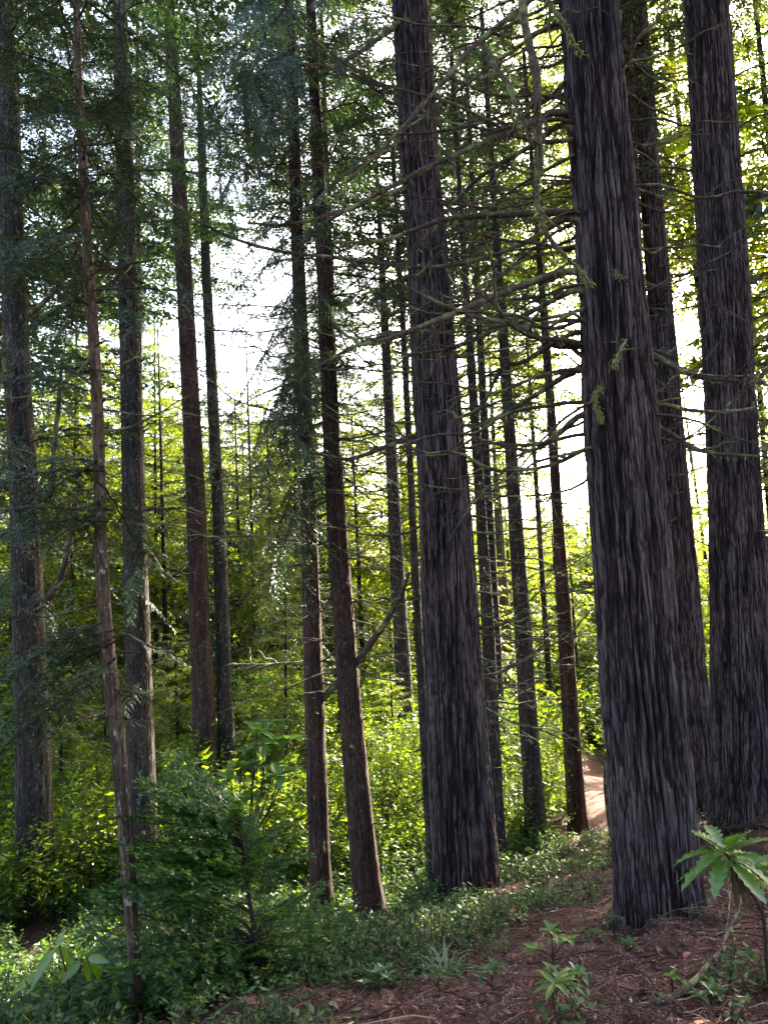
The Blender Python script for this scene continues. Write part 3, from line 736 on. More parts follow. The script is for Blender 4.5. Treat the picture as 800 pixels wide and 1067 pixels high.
G1 = 'sunlit conifers beyond the gully'
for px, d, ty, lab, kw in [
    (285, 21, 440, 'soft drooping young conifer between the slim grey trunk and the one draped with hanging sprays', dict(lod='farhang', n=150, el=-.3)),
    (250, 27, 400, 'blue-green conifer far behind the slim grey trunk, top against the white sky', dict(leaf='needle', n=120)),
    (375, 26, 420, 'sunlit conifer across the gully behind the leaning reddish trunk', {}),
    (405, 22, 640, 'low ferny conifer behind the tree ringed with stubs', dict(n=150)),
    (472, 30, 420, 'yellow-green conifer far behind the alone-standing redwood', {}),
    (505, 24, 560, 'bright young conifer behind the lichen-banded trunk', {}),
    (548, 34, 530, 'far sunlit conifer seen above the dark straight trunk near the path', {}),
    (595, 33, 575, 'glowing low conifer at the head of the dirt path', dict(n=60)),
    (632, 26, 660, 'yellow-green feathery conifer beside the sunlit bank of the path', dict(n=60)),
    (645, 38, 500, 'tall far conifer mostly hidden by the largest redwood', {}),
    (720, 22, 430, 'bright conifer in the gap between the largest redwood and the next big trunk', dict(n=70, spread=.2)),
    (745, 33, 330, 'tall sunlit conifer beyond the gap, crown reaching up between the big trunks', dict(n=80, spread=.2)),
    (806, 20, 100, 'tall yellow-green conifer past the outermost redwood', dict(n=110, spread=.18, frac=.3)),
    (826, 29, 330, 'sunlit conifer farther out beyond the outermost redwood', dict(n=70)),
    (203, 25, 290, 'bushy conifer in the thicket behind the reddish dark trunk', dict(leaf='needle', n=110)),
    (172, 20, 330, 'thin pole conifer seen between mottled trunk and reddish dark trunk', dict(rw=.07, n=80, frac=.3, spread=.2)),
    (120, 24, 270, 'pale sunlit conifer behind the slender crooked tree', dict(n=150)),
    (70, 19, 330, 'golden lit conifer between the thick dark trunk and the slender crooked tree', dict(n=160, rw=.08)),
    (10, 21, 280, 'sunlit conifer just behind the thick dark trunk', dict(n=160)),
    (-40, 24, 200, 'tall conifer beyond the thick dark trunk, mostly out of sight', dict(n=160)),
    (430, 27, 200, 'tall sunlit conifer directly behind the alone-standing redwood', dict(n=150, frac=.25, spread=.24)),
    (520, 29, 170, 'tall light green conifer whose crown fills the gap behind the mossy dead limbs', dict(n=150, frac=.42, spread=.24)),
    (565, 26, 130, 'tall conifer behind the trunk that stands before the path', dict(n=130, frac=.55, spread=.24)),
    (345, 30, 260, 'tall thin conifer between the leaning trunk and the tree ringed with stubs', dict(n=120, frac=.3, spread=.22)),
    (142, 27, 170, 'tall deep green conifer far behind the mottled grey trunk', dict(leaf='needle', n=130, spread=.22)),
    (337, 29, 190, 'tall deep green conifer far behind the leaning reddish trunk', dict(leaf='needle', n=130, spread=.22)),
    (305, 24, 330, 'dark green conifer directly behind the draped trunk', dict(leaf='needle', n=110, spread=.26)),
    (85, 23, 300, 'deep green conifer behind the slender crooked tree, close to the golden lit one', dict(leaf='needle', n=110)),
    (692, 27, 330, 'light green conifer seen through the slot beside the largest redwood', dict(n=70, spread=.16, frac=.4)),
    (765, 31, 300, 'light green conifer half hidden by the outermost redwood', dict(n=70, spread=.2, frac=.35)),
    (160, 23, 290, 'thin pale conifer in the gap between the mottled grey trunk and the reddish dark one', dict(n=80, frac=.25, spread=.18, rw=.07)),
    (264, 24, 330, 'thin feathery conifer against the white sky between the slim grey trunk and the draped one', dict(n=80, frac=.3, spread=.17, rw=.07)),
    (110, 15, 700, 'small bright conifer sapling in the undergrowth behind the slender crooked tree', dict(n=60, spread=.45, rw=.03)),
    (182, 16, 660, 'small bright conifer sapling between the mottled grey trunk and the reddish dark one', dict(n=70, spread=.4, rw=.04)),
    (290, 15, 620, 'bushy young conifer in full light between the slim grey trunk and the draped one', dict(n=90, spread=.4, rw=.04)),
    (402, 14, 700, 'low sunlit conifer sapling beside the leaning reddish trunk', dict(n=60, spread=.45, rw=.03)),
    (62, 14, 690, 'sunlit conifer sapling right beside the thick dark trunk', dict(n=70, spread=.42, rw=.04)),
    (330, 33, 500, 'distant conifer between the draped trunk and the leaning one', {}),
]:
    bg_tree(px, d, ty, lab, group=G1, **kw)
# tall dark-green crowns filling the upper gaps between the redwoods
G2 = 'tall conifers whose crowns fill the upper gaps'
for px, d, ty, lab, kw in [
    (511, 17, -160, 'tall conifer whose crown hangs high between the two furrowed redwoods', dict(frac=.55, n=140)),
    (584, 21, -120, 'tall conifer with dense high crown behind the mossy dead limbs', dict(frac=.6, n=130)),
    (470, 20, -200, 'tall conifer with a high crown behind the furrowed ridge-edge redwood', dict(frac=.45, n=160)),
    (711, 15, -200, 'tall conifer with green crown between the two outer redwoods', dict(frac=.55, n=150)),
    (770, 17, -250, 'tall conifer with dense crown just behind the outermost redwood', dict(frac=.5, n=170)),
    (850, 14, -250, 'tall conifer standing past the outermost redwood, at the very edge', dict(frac=.4, n=200)),
    (900, 18, -250, 'dense conifer farther past the outermost redwood, outside the photo', dict(frac=.2, n=200)),  # out-of-view conifer added to deepen the shade on the ridge
    (30, 15, -200, 'tall conifer with dense dark crown over the slender crooked tree', dict(frac=.45, n=180)),
    (143, 18, -200, 'tall conifer with dark crown behind the mottled grey trunk', dict(frac=.5, n=160)),
    (352, 17, -200, 'tall conifer with its crown high above the draped trunk', dict(frac=.58, n=140)),
    (-40, 13, -200, 'tall dense conifer beyond the thick dark trunk, outside the photo', dict(frac=.3, n=170)),
]:
    kw['n'] = int(kw['n'] * (.55 if 740 < px < 860 else .68))
    bg_tree(px, d, ty, lab, leaf='needle_lit' if 540 < px < 860 else 'needle', rw=.13, group=G2, **kw)  # sunward crowns get the needle copy with sunlight in its colour

# unseen trees added beside and behind the view to shade the ridge
for i, (x, y, h, lab) in enumerate([(8.8, 7.2, 15, 'redwood up the bank to one side, outside the photo'), (7.6, 10.4, 15, 'redwood along the ridge past the outermost trunk, outside the photo'), (10.5, 12.6, 17, 'tallest redwood along the ridge, outside the photo'), (4.3, -.5, 13, 'redwood beside the photographer, outside the photo'),
        (-7.5, 3.5, 14, 'conifer down the slope beside the photographer, outside the photo'), (-3.5, -3.5, 15, 'unseen redwood behind the photographer on the down slope'),
        (2.5, -4.5, 15, 'unseen redwood behind the photographer on the up slope'), (-.5, -7, 16, 'unseen redwood farthest behind the photographer')]):
    z0 = float(H0(x, y))
    root = empty('redwood_tree', (x, y, z0), lab, 'tree', 'added shade trees around the ridge')
    g = Geo(); s = np.linspace(0, 1, 14)
    tube(g, np.c_[np.full(14, x), np.full(14, y), z0 - .2 + (h + .2) * s], .26 * (1 - .92 * s) + .01, 14, 0, .08); g.build('trunk', [M['redwood']], root)
    g = Geo()
    for k in range(80):
        f = .22 + .78 * (k + rng.random()) / 80
        put_branch(g, 'coarse', VEC(x, y, z0 + h * f), k * 2.4 + rng.normal(0, .3), rng.normal(.02, .2), (2.9 * (1 - f) ** .6 + .4) / 2.2)
    g.build('crown', [M['needle'], M['twig']], root)

# far wood that reads as one mass
g = Geo()
for k in range(150):
    d = rng.uniform(36, 80); a = rng.uniform(-.62, .62)
    x, y = d * math.sin(a), d * math.cos(a)
    hmax = 15 if a < .1 else (8.5 if a < .33 else 10)
    h = rng.uniform(.65, 1.1) * hmax; z0 = float(H0(x, y))
    tube(g, np.c_[np.full(6, x), np.full(6, y), np.linspace(z0 - .3, z0 + h, 6)], np.linspace(.16, .02, 6), 6, 1)
    for i in range(42):
        f = .08 + .92 * (i + rng.random()) / 42
        put_branch(g, 'wood', VEC(x, y, z0 + h * f), i * 2.4 + rng.normal(0, .3), rng.normal(.0, .2), (3.6 * (1 - f) ** .7 + .5) / 2.2, wood=False)
o = g.build('distant_wood', [M['needle_lit'], M['twig']]); tag(o, 'far-off sunlit wood on the opposite slope', 'woodland', kind='stuff')

# ------------------------------------------------------------------ ground sheet and path
def axis(lo, hi, f0, f1, fine, gr):
    a = list(np.arange(f0, f1, fine))
    s = fine; v = a[-1]; up = []
    while v < hi: s *= gr; v += s; up.append(v)
    s = fine; v = a[0]; dn = []
    while v > lo: s *= gr; v -= s; dn.append(v)
    return np.array(dn[::-1] + a + up)
gx = axis(-140, 140, -3.5, 4.5, .045, 1.07); gy = axis(-60, 200, 1.8, 8, .045, 1.045)
X, Y = np.meshgrid(gx, gy); Z = H(X, Y)
n0, n1 = X.shape
i, j = np.meshgrid(np.arange(n0 - 1), np.arange(n1 - 1), indexing='ij')
g = Geo(); g.add(np.stack([X, Y, Z], -1), np.stack([i * n1 + j, i * n1 + j + 1, (i + 1) * n1 + j + 1, (i + 1) * n1 + j], -1).reshape(-1, 4))
o = g.build('ground', [M['ground']]); tag(o, kind='structure')

pth = [hit(720, 880)[0], hit(660, 850)[0], hit(636, 822)[0], hit(612, 792)[0], hit(590, 773)[0], hit(572, 758)[0], hit(555, 748)[0]]
pc = catmull(np.array(pth), 160)
pc = np.vstack([pc]); tdir = unit(np.gradient(pc[:, :2], axis=0)); nn = np.c_[-tdir[:, 1], tdir[:, 0]]
wv = np.linspace(-1, 1, 9)
wid = .7 + .25 * (fbm(np.c_[np.arange(160) * .12, np.zeros(160), np.zeros(160)], 2) - .5)
XY = pc[:, None, :2] + nn[:, None] * (wv[None, :, None] * wid[:, None, None])
def Hg(x, y):
    a = np.clip(np.searchsorted(gx, x) - 1, 0, len(gx) - 2); b_ = np.clip(np.searchsorted(gy, y) - 1, 0, len(gy) - 2)
    u = (x - gx[a]) / (gx[a + 1] - gx[a]); v = (y - gy[b_]) / (gy[b_ + 1] - gy[b_])
    return (Z[b_, a] * (1 - u) + Z[b_, a + 1] * u) * (1 - v) + (Z[b_ + 1, a] * (1 - u) + Z[b_ + 1, a + 1] * u) * v
ZZ = Hg(XY[..., 0], XY[..., 1]) + .035 - .06 * np.abs(wv)[None] ** 4
i, j = np.meshgrid(np.arange(159), np.arange(8), indexing='ij')
g = Geo(); g.add(np.dstack([XY, ZZ]), np.stack([i * 9 + j, i * 9 + j + 1, (i + 1) * 9 + j + 1, (i + 1) * 9 + j], -1).reshape(-1, 4))
o = g.build('path', [M['path']]); tag(o, kind='structure')

# ------------------------------------------------------------------ undergrowth
def herb_template(h, stems, leaves, ll, lw, spread=.6):
    out = []; W = []
    for _ in range(stems):
        a = rng.uniform(0, 6.28); tilt = rng.uniform(.1, spread)
        top = VEC(math.cos(a) * tilt * h, math.sin(a) * tilt * h, h * rng.uniform(.6, 1.05))
        t = rng.uniform(.25, 1, leaves)
        b = np.outer(t, top) + np.outer(t * t, VEC(0, 0, -.12 * h))
        az = rng.uniform(0, 6.28, leaves)
        d = unit(np.c_[np.cos(az), np.sin(az), rng.normal(.1, .35, leaves)])
        side = unit(np.cross(unit(VEC(0, 0, 1) + rng.normal(0, .4, (leaves, 3))), d))
        out.append(leafq(b, d, side, ll * rng.uniform(.6, 1.25, leaves), lw * rng.uniform(.7, 1.2, leaves), lift=.12))
        w = VEC(-math.sin(a), math.cos(a), 0) * .003
        W.append(np.stack([-w, w, top + w * .4 - VEC(0, 0, .12 * h), top - w * .4 - VEC(0, 0, .12 * h)]))
    return np.concatenate(out), np.array(W)
HB = [herb_template(.75, 7, 13, .085, .042) for _ in range(4)] + [herb_template(1.15, 7, 16, .105, .044) for _ in range(2)] + [herb_template(1.0, 9, 24, .05, .024) for _ in range(2)]
HBn = [herb_template(.42, 6, 12, .055, .026) for _ in range(6)]
HC = [herb_template(.17, 5, 9, .036, .014, 1.0) for _ in range(6)]

def scatter(g, T, x, y, sc, sink=.02):
    z = H(x, y)
    for k in range(len(x)):
        L, W = T[rng.integers(len(T))]
        a = rng.uniform(0, 6.28); c, s_ = math.cos(a) * sc[k], math.sin(a) * sc[k]
        R = np.array([[c, -s_, 0], [s_, c, 0], [0, 0, sc[k]]])
        b = VEC(x[k], y[k], z[k] - sink)
        g.quads(L @ R.T + b, 0); g.quads(W @ R.T + b, 1)

pxy = pc[:, :2]
def off_path(x, y, m):
    return np.min(np.hypot(x[:, None] - pxy[None, :, 0], y[:, None] - pxy[None, :, 1]), 1) > m
def ridge_mask(x, y):
    # bare needle-strewn ridge on the near side
    e = np.interp(y, [0, 3, 4.5, 6, 7.5, 9, 11], [-1.4, -1.2, -.6, .1, .9, 1.6, 2.4])
    return x - e   # >0 on the ridge

n = 21000
d = np.sqrt(rng.uniform(5.2 ** 2, 44 ** 2, n)); a = rng.uniform(-.56, .56, n)
x, y = d * np.sin(a), d * np.cos(a)
clump = fbm(np.c_[x * .45, y * .45, np.zeros(n)], 2)
keep = (ridge_mask(x, y) < -.35 + (y > 12) * 99) & off_path(x, y, .85) & ((clump > .27) | (np.hypot(x - 1, y - 12) < 4.5))
x, y, d, clump = x[keep], y[keep], d[keep], clump[keep]
g = Geo(); fr = d > 10.5
scatter(g, HB, x[fr], y[fr], rng.uniform(.55, 1.5, fr.sum()) * (1 + np.clip(d[fr] - 16, 0, 28) * .045) * (.55 + clump[fr]))
o = g.build('undergrowth', [M['under'], M['twig']]); tag(o, 'bright sunlit leafy undergrowth covering the gully', 'undergrowth', kind='stuff')
n = 5200
x = rng.uniform(-7, 2, n); y = rng.uniform(3.2, 11, n)
tx, ty = trees['T2'].b[:2]
keep = ~((np.abs(x - tx * y / ty) < .17) & (y < ty + .25))
hs = np.ones(n)
for k in ('T1', 'T3', 'T6', 'T7', 'T10'):     # the feet of these trunks stand clear of the undergrowth
    bx, by = trees[k].b[:2]
    hs[(np.abs(x - bx * y / by) < .34) & (y > by - 2.6) & (y < by + .1)] = .36
keep &= (ridge_mask(x, y) < -.15) & (fbm(np.c_[x * .9, y * .9, np.zeros(n)], 2) > .3)
g = Geo(); scatter(g, HBn, x[keep], y[keep], rng.uniform(.45, 1.15, keep.sum()) * hs[keep])
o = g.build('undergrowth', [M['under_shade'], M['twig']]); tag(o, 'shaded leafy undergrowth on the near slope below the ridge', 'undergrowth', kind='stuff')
n = 7000
x = rng.uniform(-2.5, 4.5, n); y = rng.uniform(2.2, 10.5, n)
rm = ridge_mask(x, y)
dens = np.clip(1.15 - rm / 1.5, .1, 1) * (fbm(np.c_[x * 1.6, y * 1.6, np.zeros(n)], 2) > (.43 + .04 * np.clip(rm, 0, 2))) * (rm > -1.2)
keep = rng.random(n) < dens * np.where(rm > .1, .85, .95)
for k in ('T15', 'T10', 'T17'):
    keep &= np.hypot(x - trees[k].b[0], y - trees[k].b[1]) > .33
g = Geo(); scatter(g, HC, x[keep], y[keep], rng.uniform(.5, 1.5, keep.sum()))
o = g.build('ground_cover', [M['cover'], M['twig']]); tag(o, 'low glossy ground-cover plants growing through the needle litter', 'ground cover', kind='stuff')

# shrubs one can tell apart
def shrub(px, py, h, label, T, mat, n, spread, group=None):
    b, d = hit(px, py)
    g = Geo(); W = Geo()
    for _ in range(n):
        L, S = T[rng.integers(len(T))]
        a = rng.uniform(0, 6.28); sc = rng.uniform(.7, 1.2) * (1 if T is HB else 1.1)
        c, s_ = math.cos(a) * sc, math.sin(a) * sc
        R = np.array([[c, -s_, 0], [s_, c, 0], [0, 0, sc]])
        hh = rng.uniform(0, 1) ** .8
        off = VEC(rng.normal(0, spread * (1.1 - .6 * hh)), rng.normal(0, spread * (1.1 - .6 * hh)), hh * h * .75)
        g.quads(L @ R.T + b + off, 0)
        m = 8; s2 = np.linspace(0, 1, m)
        tube(W, b + VEC(0, 0, -.05) + np.outer(s2, VEC(0, 0, off[2] + .3)) + np.outer(s2 ** 1.6, VEC(off[0], off[1], 0)), np.linspace(.012, .004, m), 5)
    root = empty('shrub', b, label, 'shrub', group)
    g.build('foliage', [M[mat], M['twig']], root); W.build('stem', [M['twig']], root)
GS = 'leafy shrubs in the gully'
for px, py, h, lab, n_, sp, mt in [
    (98, 860, .6, 'leafy shrub filling the gap between the thick dark trunk and the slender crooked tree', 30, .5, 'under'),
    (185, 860, .9, 'leafy shrub between the mottled grey trunk and the reddish dark one', 26, .4, 'under'),
    (290, 800, 2.2, 'glowing yellow-green shrub behind the whorled-leaf bush', 44, .7, 'bright'),
    (255, 790, 2.0, 'tall sunlit shrub close behind the slim grey trunk', 30, .6, 'under'),
    (410, 870, 1.3, 'round sunlit shrub below the tree ringed with stubs', 26, .5, 'under'),
    (520, 830, 1.4, 'bright shrub beside the lichen-banded trunk, behind the ridge', 26, .5, 'bright'),
    (130, 800, 2.0, 'pale sunlit shrub far behind the mottled grey trunk', 34, .7, 'under'),
    (50, 780, 2.2, 'sunlit shrub on the far slope behind the thick dark trunk', 34, .8, 'under'),
    (430, 830, 1.4, 'low bright shrub at the foot of the tree ringed with stubs', 24, .6, 'bright'),
]:
    shrub(px, py, h, lab, HB, mt, n_, sp, GS)

# ------------------------------------------------------------------ foreground plants
def blade(g, base, d, L, W, droop, nseg=10, lobes=0.0, fold=.18, mat=0, freq=5.0, up=None, shape=.75):
    s = np.linspace(0, 1, nseg + 1)
    d = unit(np.asarray(d, float)); u0 = VEC(0, 0, 1) if up is None else up
    side = unit(np.cross(d, u0 + VEC(.01, 0, 0)))
    c = base + np.outer(s, d) * L + np.outer(s ** 2, VEC(0, 0, -droop)) * L
    T = unit(np.gradient(c, axis=0)); nr = unit(np.cross(side[None], T))
    ph = rng.uniform(0, 6)
    w = W * .5 * (np.sin(np.pi * np.clip(s, .0, 1) ** shape) ** .8 + .03)
    wl = w * (1 + lobes * np.sin(s * freq * 2 * np.pi + ph)); wr = w * (1 + lobes * np.sin(s * freq * 2 * np.pi + ph + .6))
    rf = fold * W * np.sin(np.pi * s) + lobes * W * .25 * np.sin(s * freq * 2 * np.pi + ph)
    V = np.stack([c - side * wl[:, None] + nr * rf[:, None], c - side * wl[:, None] * .5 + nr * rf[:, None] * .4, c,
                  c + side * wr[:, None] * .5 + nr * rf[:, None] * .4, c + side * wr[:, None] + nr * rf[:, None]], 1)
    i, j = np.meshgrid(np.arange(nseg), np.arange(4), indexing='ij')
    g.add(V, np.stack([i * 5 + j, i * 5 + j + 1, (i + 1) * 5 + j + 1, (i + 1) * 5 + j], -1).reshape(-1, 4), mat, True)

def whorl(root, c, n, L, W, mat, droop=.35, el=.35, lobes=0.0, axis_az=None, fold=.15, sep=False):
    for k in range(n):
        a = k * 2.4 + rng.normal(0, .25); e = rng.normal(el, .25)
        g = Geo()
        blade(g, c, (math.cos(a) * math.cos(e), math.sin(a) * math.cos(e), math.sin(e)), L * rng.uniform(.7, 1.1), W * rng.uniform(.8, 1.1), droop * rng.uniform(.5, 1.5), lobes=lobes, fold=fold)
        g.build('leaf', [M[mat]], root)

def stem_obj(root, pts, r0, r1, mat='twig', name='stem'):
    g = Geo(); tube(g, catmull(pts, 20), np.linspace(r0, r1, 20), 7, 0, .1); return g.build(name, [M[mat]], root)

# big-leaved plant in front of the outermost redwood
b, _ = hit(796, 1035); d0 = 3.0
b = P(800, 1030, 3.05); b[2] = float(H(b[0], b[1]))
root = empty('big_leaved_plant', b, 'plant with a rosette of big wavy glossy green leaves on a thin arching stem', 'plant')
cen = P(755, 888, 2.9)
stem_obj(root, [b - VEC(0, 0, .05), P(797, 985, 3.0), P(793, 950, 2.97), P(775, 920, 2.93), cen], .008, .006)
for k in range(24):
    az = k * 2.4 + rng.normal(0, .2); q_ = k / 23
    el = -.45 + 1.45 * q_ + rng.normal(0, .12); L = .2 - .09 * q_ ** 1.5
    g = Geo(); blade(g, cen + VEC(math.cos(az), math.sin(az), 0) * .012 + VEC(0, 0, .05 * q_ - .03), (math.cos(az) * math.cos(el), math.sin(az) * math.cos(el), math.sin(el)), L * rng.uniform(.85, 1.1), 0.055 * rng.uniform(.8, 1.1), rng.uniform(.15, .5), nseg=36, lobes=.2, freq=6.5, fold=.14, shape=1.15)
    g.build('leaf', [M['rosette']], root)
cen2 = P(788, 905, 3.02)
stem_obj(root, [P(795, 965, 2.98), P(793, 935, 3.0), cen2], .005, .004)
for k in range(14):
    az = k * 2.4 + rng.normal(0, .2); q_ = k / 13; el = -.35 + 1.3 * q_
    g = Geo(); blade(g, cen2 + VEC(math.cos(az), math.sin(az), 0) * .01, (math.cos(az) * math.cos(el), math.sin(az) * math.cos(el), math.sin(el)), (.17 - .07 * q_) * rng.uniform(.85, 1.1), .048, rng.uniform(.2, .5), nseg=30, lobes=.2, freq=6, fold=.14, shape=1.15)
    g.build('leaf', [M['rosette']], root)
for az in (-1.0, -2.0, -1.5):
    g = Geo(); blade(g, cen + VEC(.03, 0, -.03), (math.cos(az) * .4, math.sin(az) * .4, -1), .15, .03, .2, lobes=.2, fold=.4); lf = g.build('leaf', [M['dryleaf']], root)
    lf['label'] = 'withered brown leaf hanging below the rosette'

# whorled-leaf shrub above the young conifer
b, dd = hit(245, 1000)
dd = 4.9; b = P(250, 1000, dd); b[2] = float(H(b[0], b[1]))
root = empty('whorled_shrub', b, 'tall shrub with whorls of broad dark leaves, poking above the bushy young conifer', 'shrub')
hubs = [(268, 762), (283, 752), (262, 785), (285, 800), (291, 808), (240, 812), (232, 838), (276, 776), (252, 800), (258, 832), (300, 770)]
fork = P(258, 880, dd)
stem_obj(root, [b - VEC(0, 0, .05), P(252, 950, dd), fork], .014, .009)
for hx, hy in hubs:
    c = P(hx, hy, dd + rng.uniform(-.25, .35))
    stem_obj(root, [fork, (fork + c) / 2 + VEC(0, 0, -.03) + rng.normal(0, .02, 3), c], .006, .003)
    whorl(root, c, 8, .17, .058, 'glossy', droop=.25, el=.25)
b = P(205, 1000, 5.2); b[2] = float(H(b[0], b[1]))
root = empty('whorled_shrub', b, 'leafy sprig with light green narrow whorls beside the reddish dark trunk', 'shrub')
fork = P(203, 900, 5.2); stem_obj(root, [b - VEC(0, 0, .05), P(206, 950, 5.2), fork], .009, .006)
for hx, hy in [(200, 838), (215, 842), (190, 850), (176, 786), (208, 862), (185, 792)]:
    c = P(hx, hy, 5.2 + rng.uniform(-.2, .2)); stem_obj(root, [fork, (fork + c) / 2 + rng.normal(0, .02, 3), c], .005, .003)
    whorl(root, c, 7, .14, .03, 'bright', droop=.3, el=.45)

# bushy young conifer
bb, bd = hit(262, 1080)
bd = 4.2; bb = P(265, 1075, bd); bb[2] = float(H(bb[0], bb[1]))
root = empty('young_conifer', bb, 'bushy young conifer with dense dark flat-needled sprays at the bottom of the picture', 'young tree')
tp = P(250, 850, bd); stem_obj(root, [bb - VEC(0, 0, .1), P(268, 1000, bd), P(258, 920, bd), tp], .022, .006, 'twig', 'trunk')
g = Geo()
axs = catmull([bb, P(268, 1000, bd), P(258, 920, bd), tp], 50)
for k in range(120):
    f = rng.random() ** .85
    c = axs[int(6 + f * 43)]
    lft = rng.random() < .58
    az = rng.normal(PI, .8) if lft else rng.uniform(-1.9, 1.9)
    L = ((1.02 if lft else .74) - .55 * f) * rng.uniform(.5, 1.1) * (.75 if abs(math.cos(az)) < .5 else 1)
    put_branch(g, 'yew', c, az, rng.normal(.16 + .5 * f, .2), L * 1.12, roll=rng.normal(0, .1), thin=1.0 if lft else .65)
g.build('crown', [M['yew'], M['twig']], root)
stem_obj(root, [P(300, 1005, bd - .1), P(318, 1032, bd - .2), P(335, 1065, bd - .3), P(338, 1085, bd - .3)], .007, .012, 'dead', 'branch')
stem_obj(root, [P(262, 985, bd), P(282, 1000, bd - .1), P(300, 1005, bd - .1)], .006, .007, 'dead', 'branch')
stem_obj(root, [P(268, 990, bd), P(267, 1035, bd), P(268, 1080, bd)], .006, .009, 'dead', 'branch')

# bright long-leaved sprig at the lower corner
b = P(75, 1075, 3.9); b[2] = float(H(b[0], b[1]))
root = empty('long_leaved_plant', b, 'sprig of long bright green pointed leaves low beside the slender crooked tree', 'plant')
tip = P(62, 985, 3.9); mid = P(95, 998, 3.9)
stem_obj(root, [b - VEC(0, 0, .05), P(72, 1030, 3.9), tip], .006, .003); stem_obj(root, [P(72, 1030, 3.9), P(85, 1010, 3.9), mid], .004, .002)
for (x0, y0, x1, y1, l) in [(58, 988, 30, 1030, .2), (55, 990, 38, 1012, .12), (60, 985, 67, 970, .1), (60, 986, 74, 1002, .11), (78, 1000, 62, 1018, .1), (84, 1003, 66, 1021, .11), (90, 1000, 96, 1025, .13), (92, 998, 112, 999, .1), (45, 1012, 12, 1032, .18), (98, 1000, 104, 1020, .12)]:
    a, c = P(x0, y0, 3.9), P(x1, y1, 3.9 + rng.uniform(-.1, .1)); v = c - a
    g = Geo(); blade(g, a, v, np.linalg.norm(v) * 1.1, .042, .1, fold=.15, up=VEC(0, -.8, .6)); g.build('leaf', [M['bright']], root)

# small seedlings on the ridge
def seedling(px, py, h, n, L, W, label, mat='bright', el=.4, droop=.3, name='seedling', tilt=0.0, sub=0):
    b, d = hit(px, py); b[2] = float(H(b[0], b[1]))
    root = empty(name, b, label, 'plant')
    top = b + VEC(tilt * h, -.1 * h, h)
    stem_obj(root, [b - VEC(0, 0, .03), (b + top) / 2 + rng.normal(0, .01, 3), top], .004, .0025)
    whorl(root, top, n, L, W, mat, droop=droop, el=el)
    for k in range(sub):
        a = k * 2.3 + 1; c = b + (top - b) * rng.uniform(.45, .9) + VEC(math.cos(a), math.sin(a), .35) * h * .4
        stem_obj(root, [b + (top - b) * .4, (b + (top - b) * .5 + c) / 2, c], .003, .002)
        whorl(root, c, max(4, n - 2), L * .9, W, mat, droop=droop, el=el)
seedling(576, 1012, .22, 7, .075, .03, 'bright broad-leaved seedling upright on the needle-strewn ridge', sub=3)
seedling(580, 1076, .13, 9, .12, .028, 'long-leaved green seedling at the bottom edge of the ridge', sub=1)
seedling(699, 1038, .07, 6, .055, .016, 'tiny pale green seedling alone on bare litter before the largest redwood', sub=1)
seedling(512, 1035, .12, 6, .07, .026, 'small dull-green seedling with curled leaves near the ridge edge', mat='cover', sub=2)
seedling(482, 965, .14, 7, .06, .024, 'fresh green sprig at the foot of the alone-standing redwood', mat='glossy', sub=3)
seedling(620, 985, .1, 6, .05, .02, 'glossy little plant in front of the dead stick on the ridge', mat='cover', sub=3)
seedling(640, 975, .12, 6, .045, .018, 'cluster of small glossy leaves tucked against the largest redwood', mat='cover', sub=4)
seedling(628, 915, .14, 6, .06, .022, 'bright leafy sprig on the crest by the largest redwood', mat='bright', sub=2)

for px, py, h, n_, mt, lab in [
    (455, 1030, .10, 6, 'cover', 'small leafy plant below the pale grass tuft'),
    (540, 965, .09, 6, 'glossy', 'glossy sprig halfway along the ridge between the two large redwoods'),
    (560, 945, .12, 7, 'cover', 'dull-leaved plant just below the brush pile on the ridge crest'),
    (600, 1030, .08, 6, 'glossy', 'low green sprig beside the upright broad-leaved seedling'),
    (655, 1000, .07, 5, 'cover', 'little grey-green plant on bare litter under the largest redwood'),
    (420, 1000, .16, 7, 'cover', 'leafy plant on the shaded slope next to the pale grass tuft'),
    (395, 1045, .15, 7, 'glossy', 'green plant at the bottom edge between the young conifer and the ridge'),
    (740, 1050, .08, 6, 'glossy', 'small green plant beside the thick curved dead branch')]:
    seedling(px, py, h, n_, .06, .022, lab, mat=mt, sub=3)

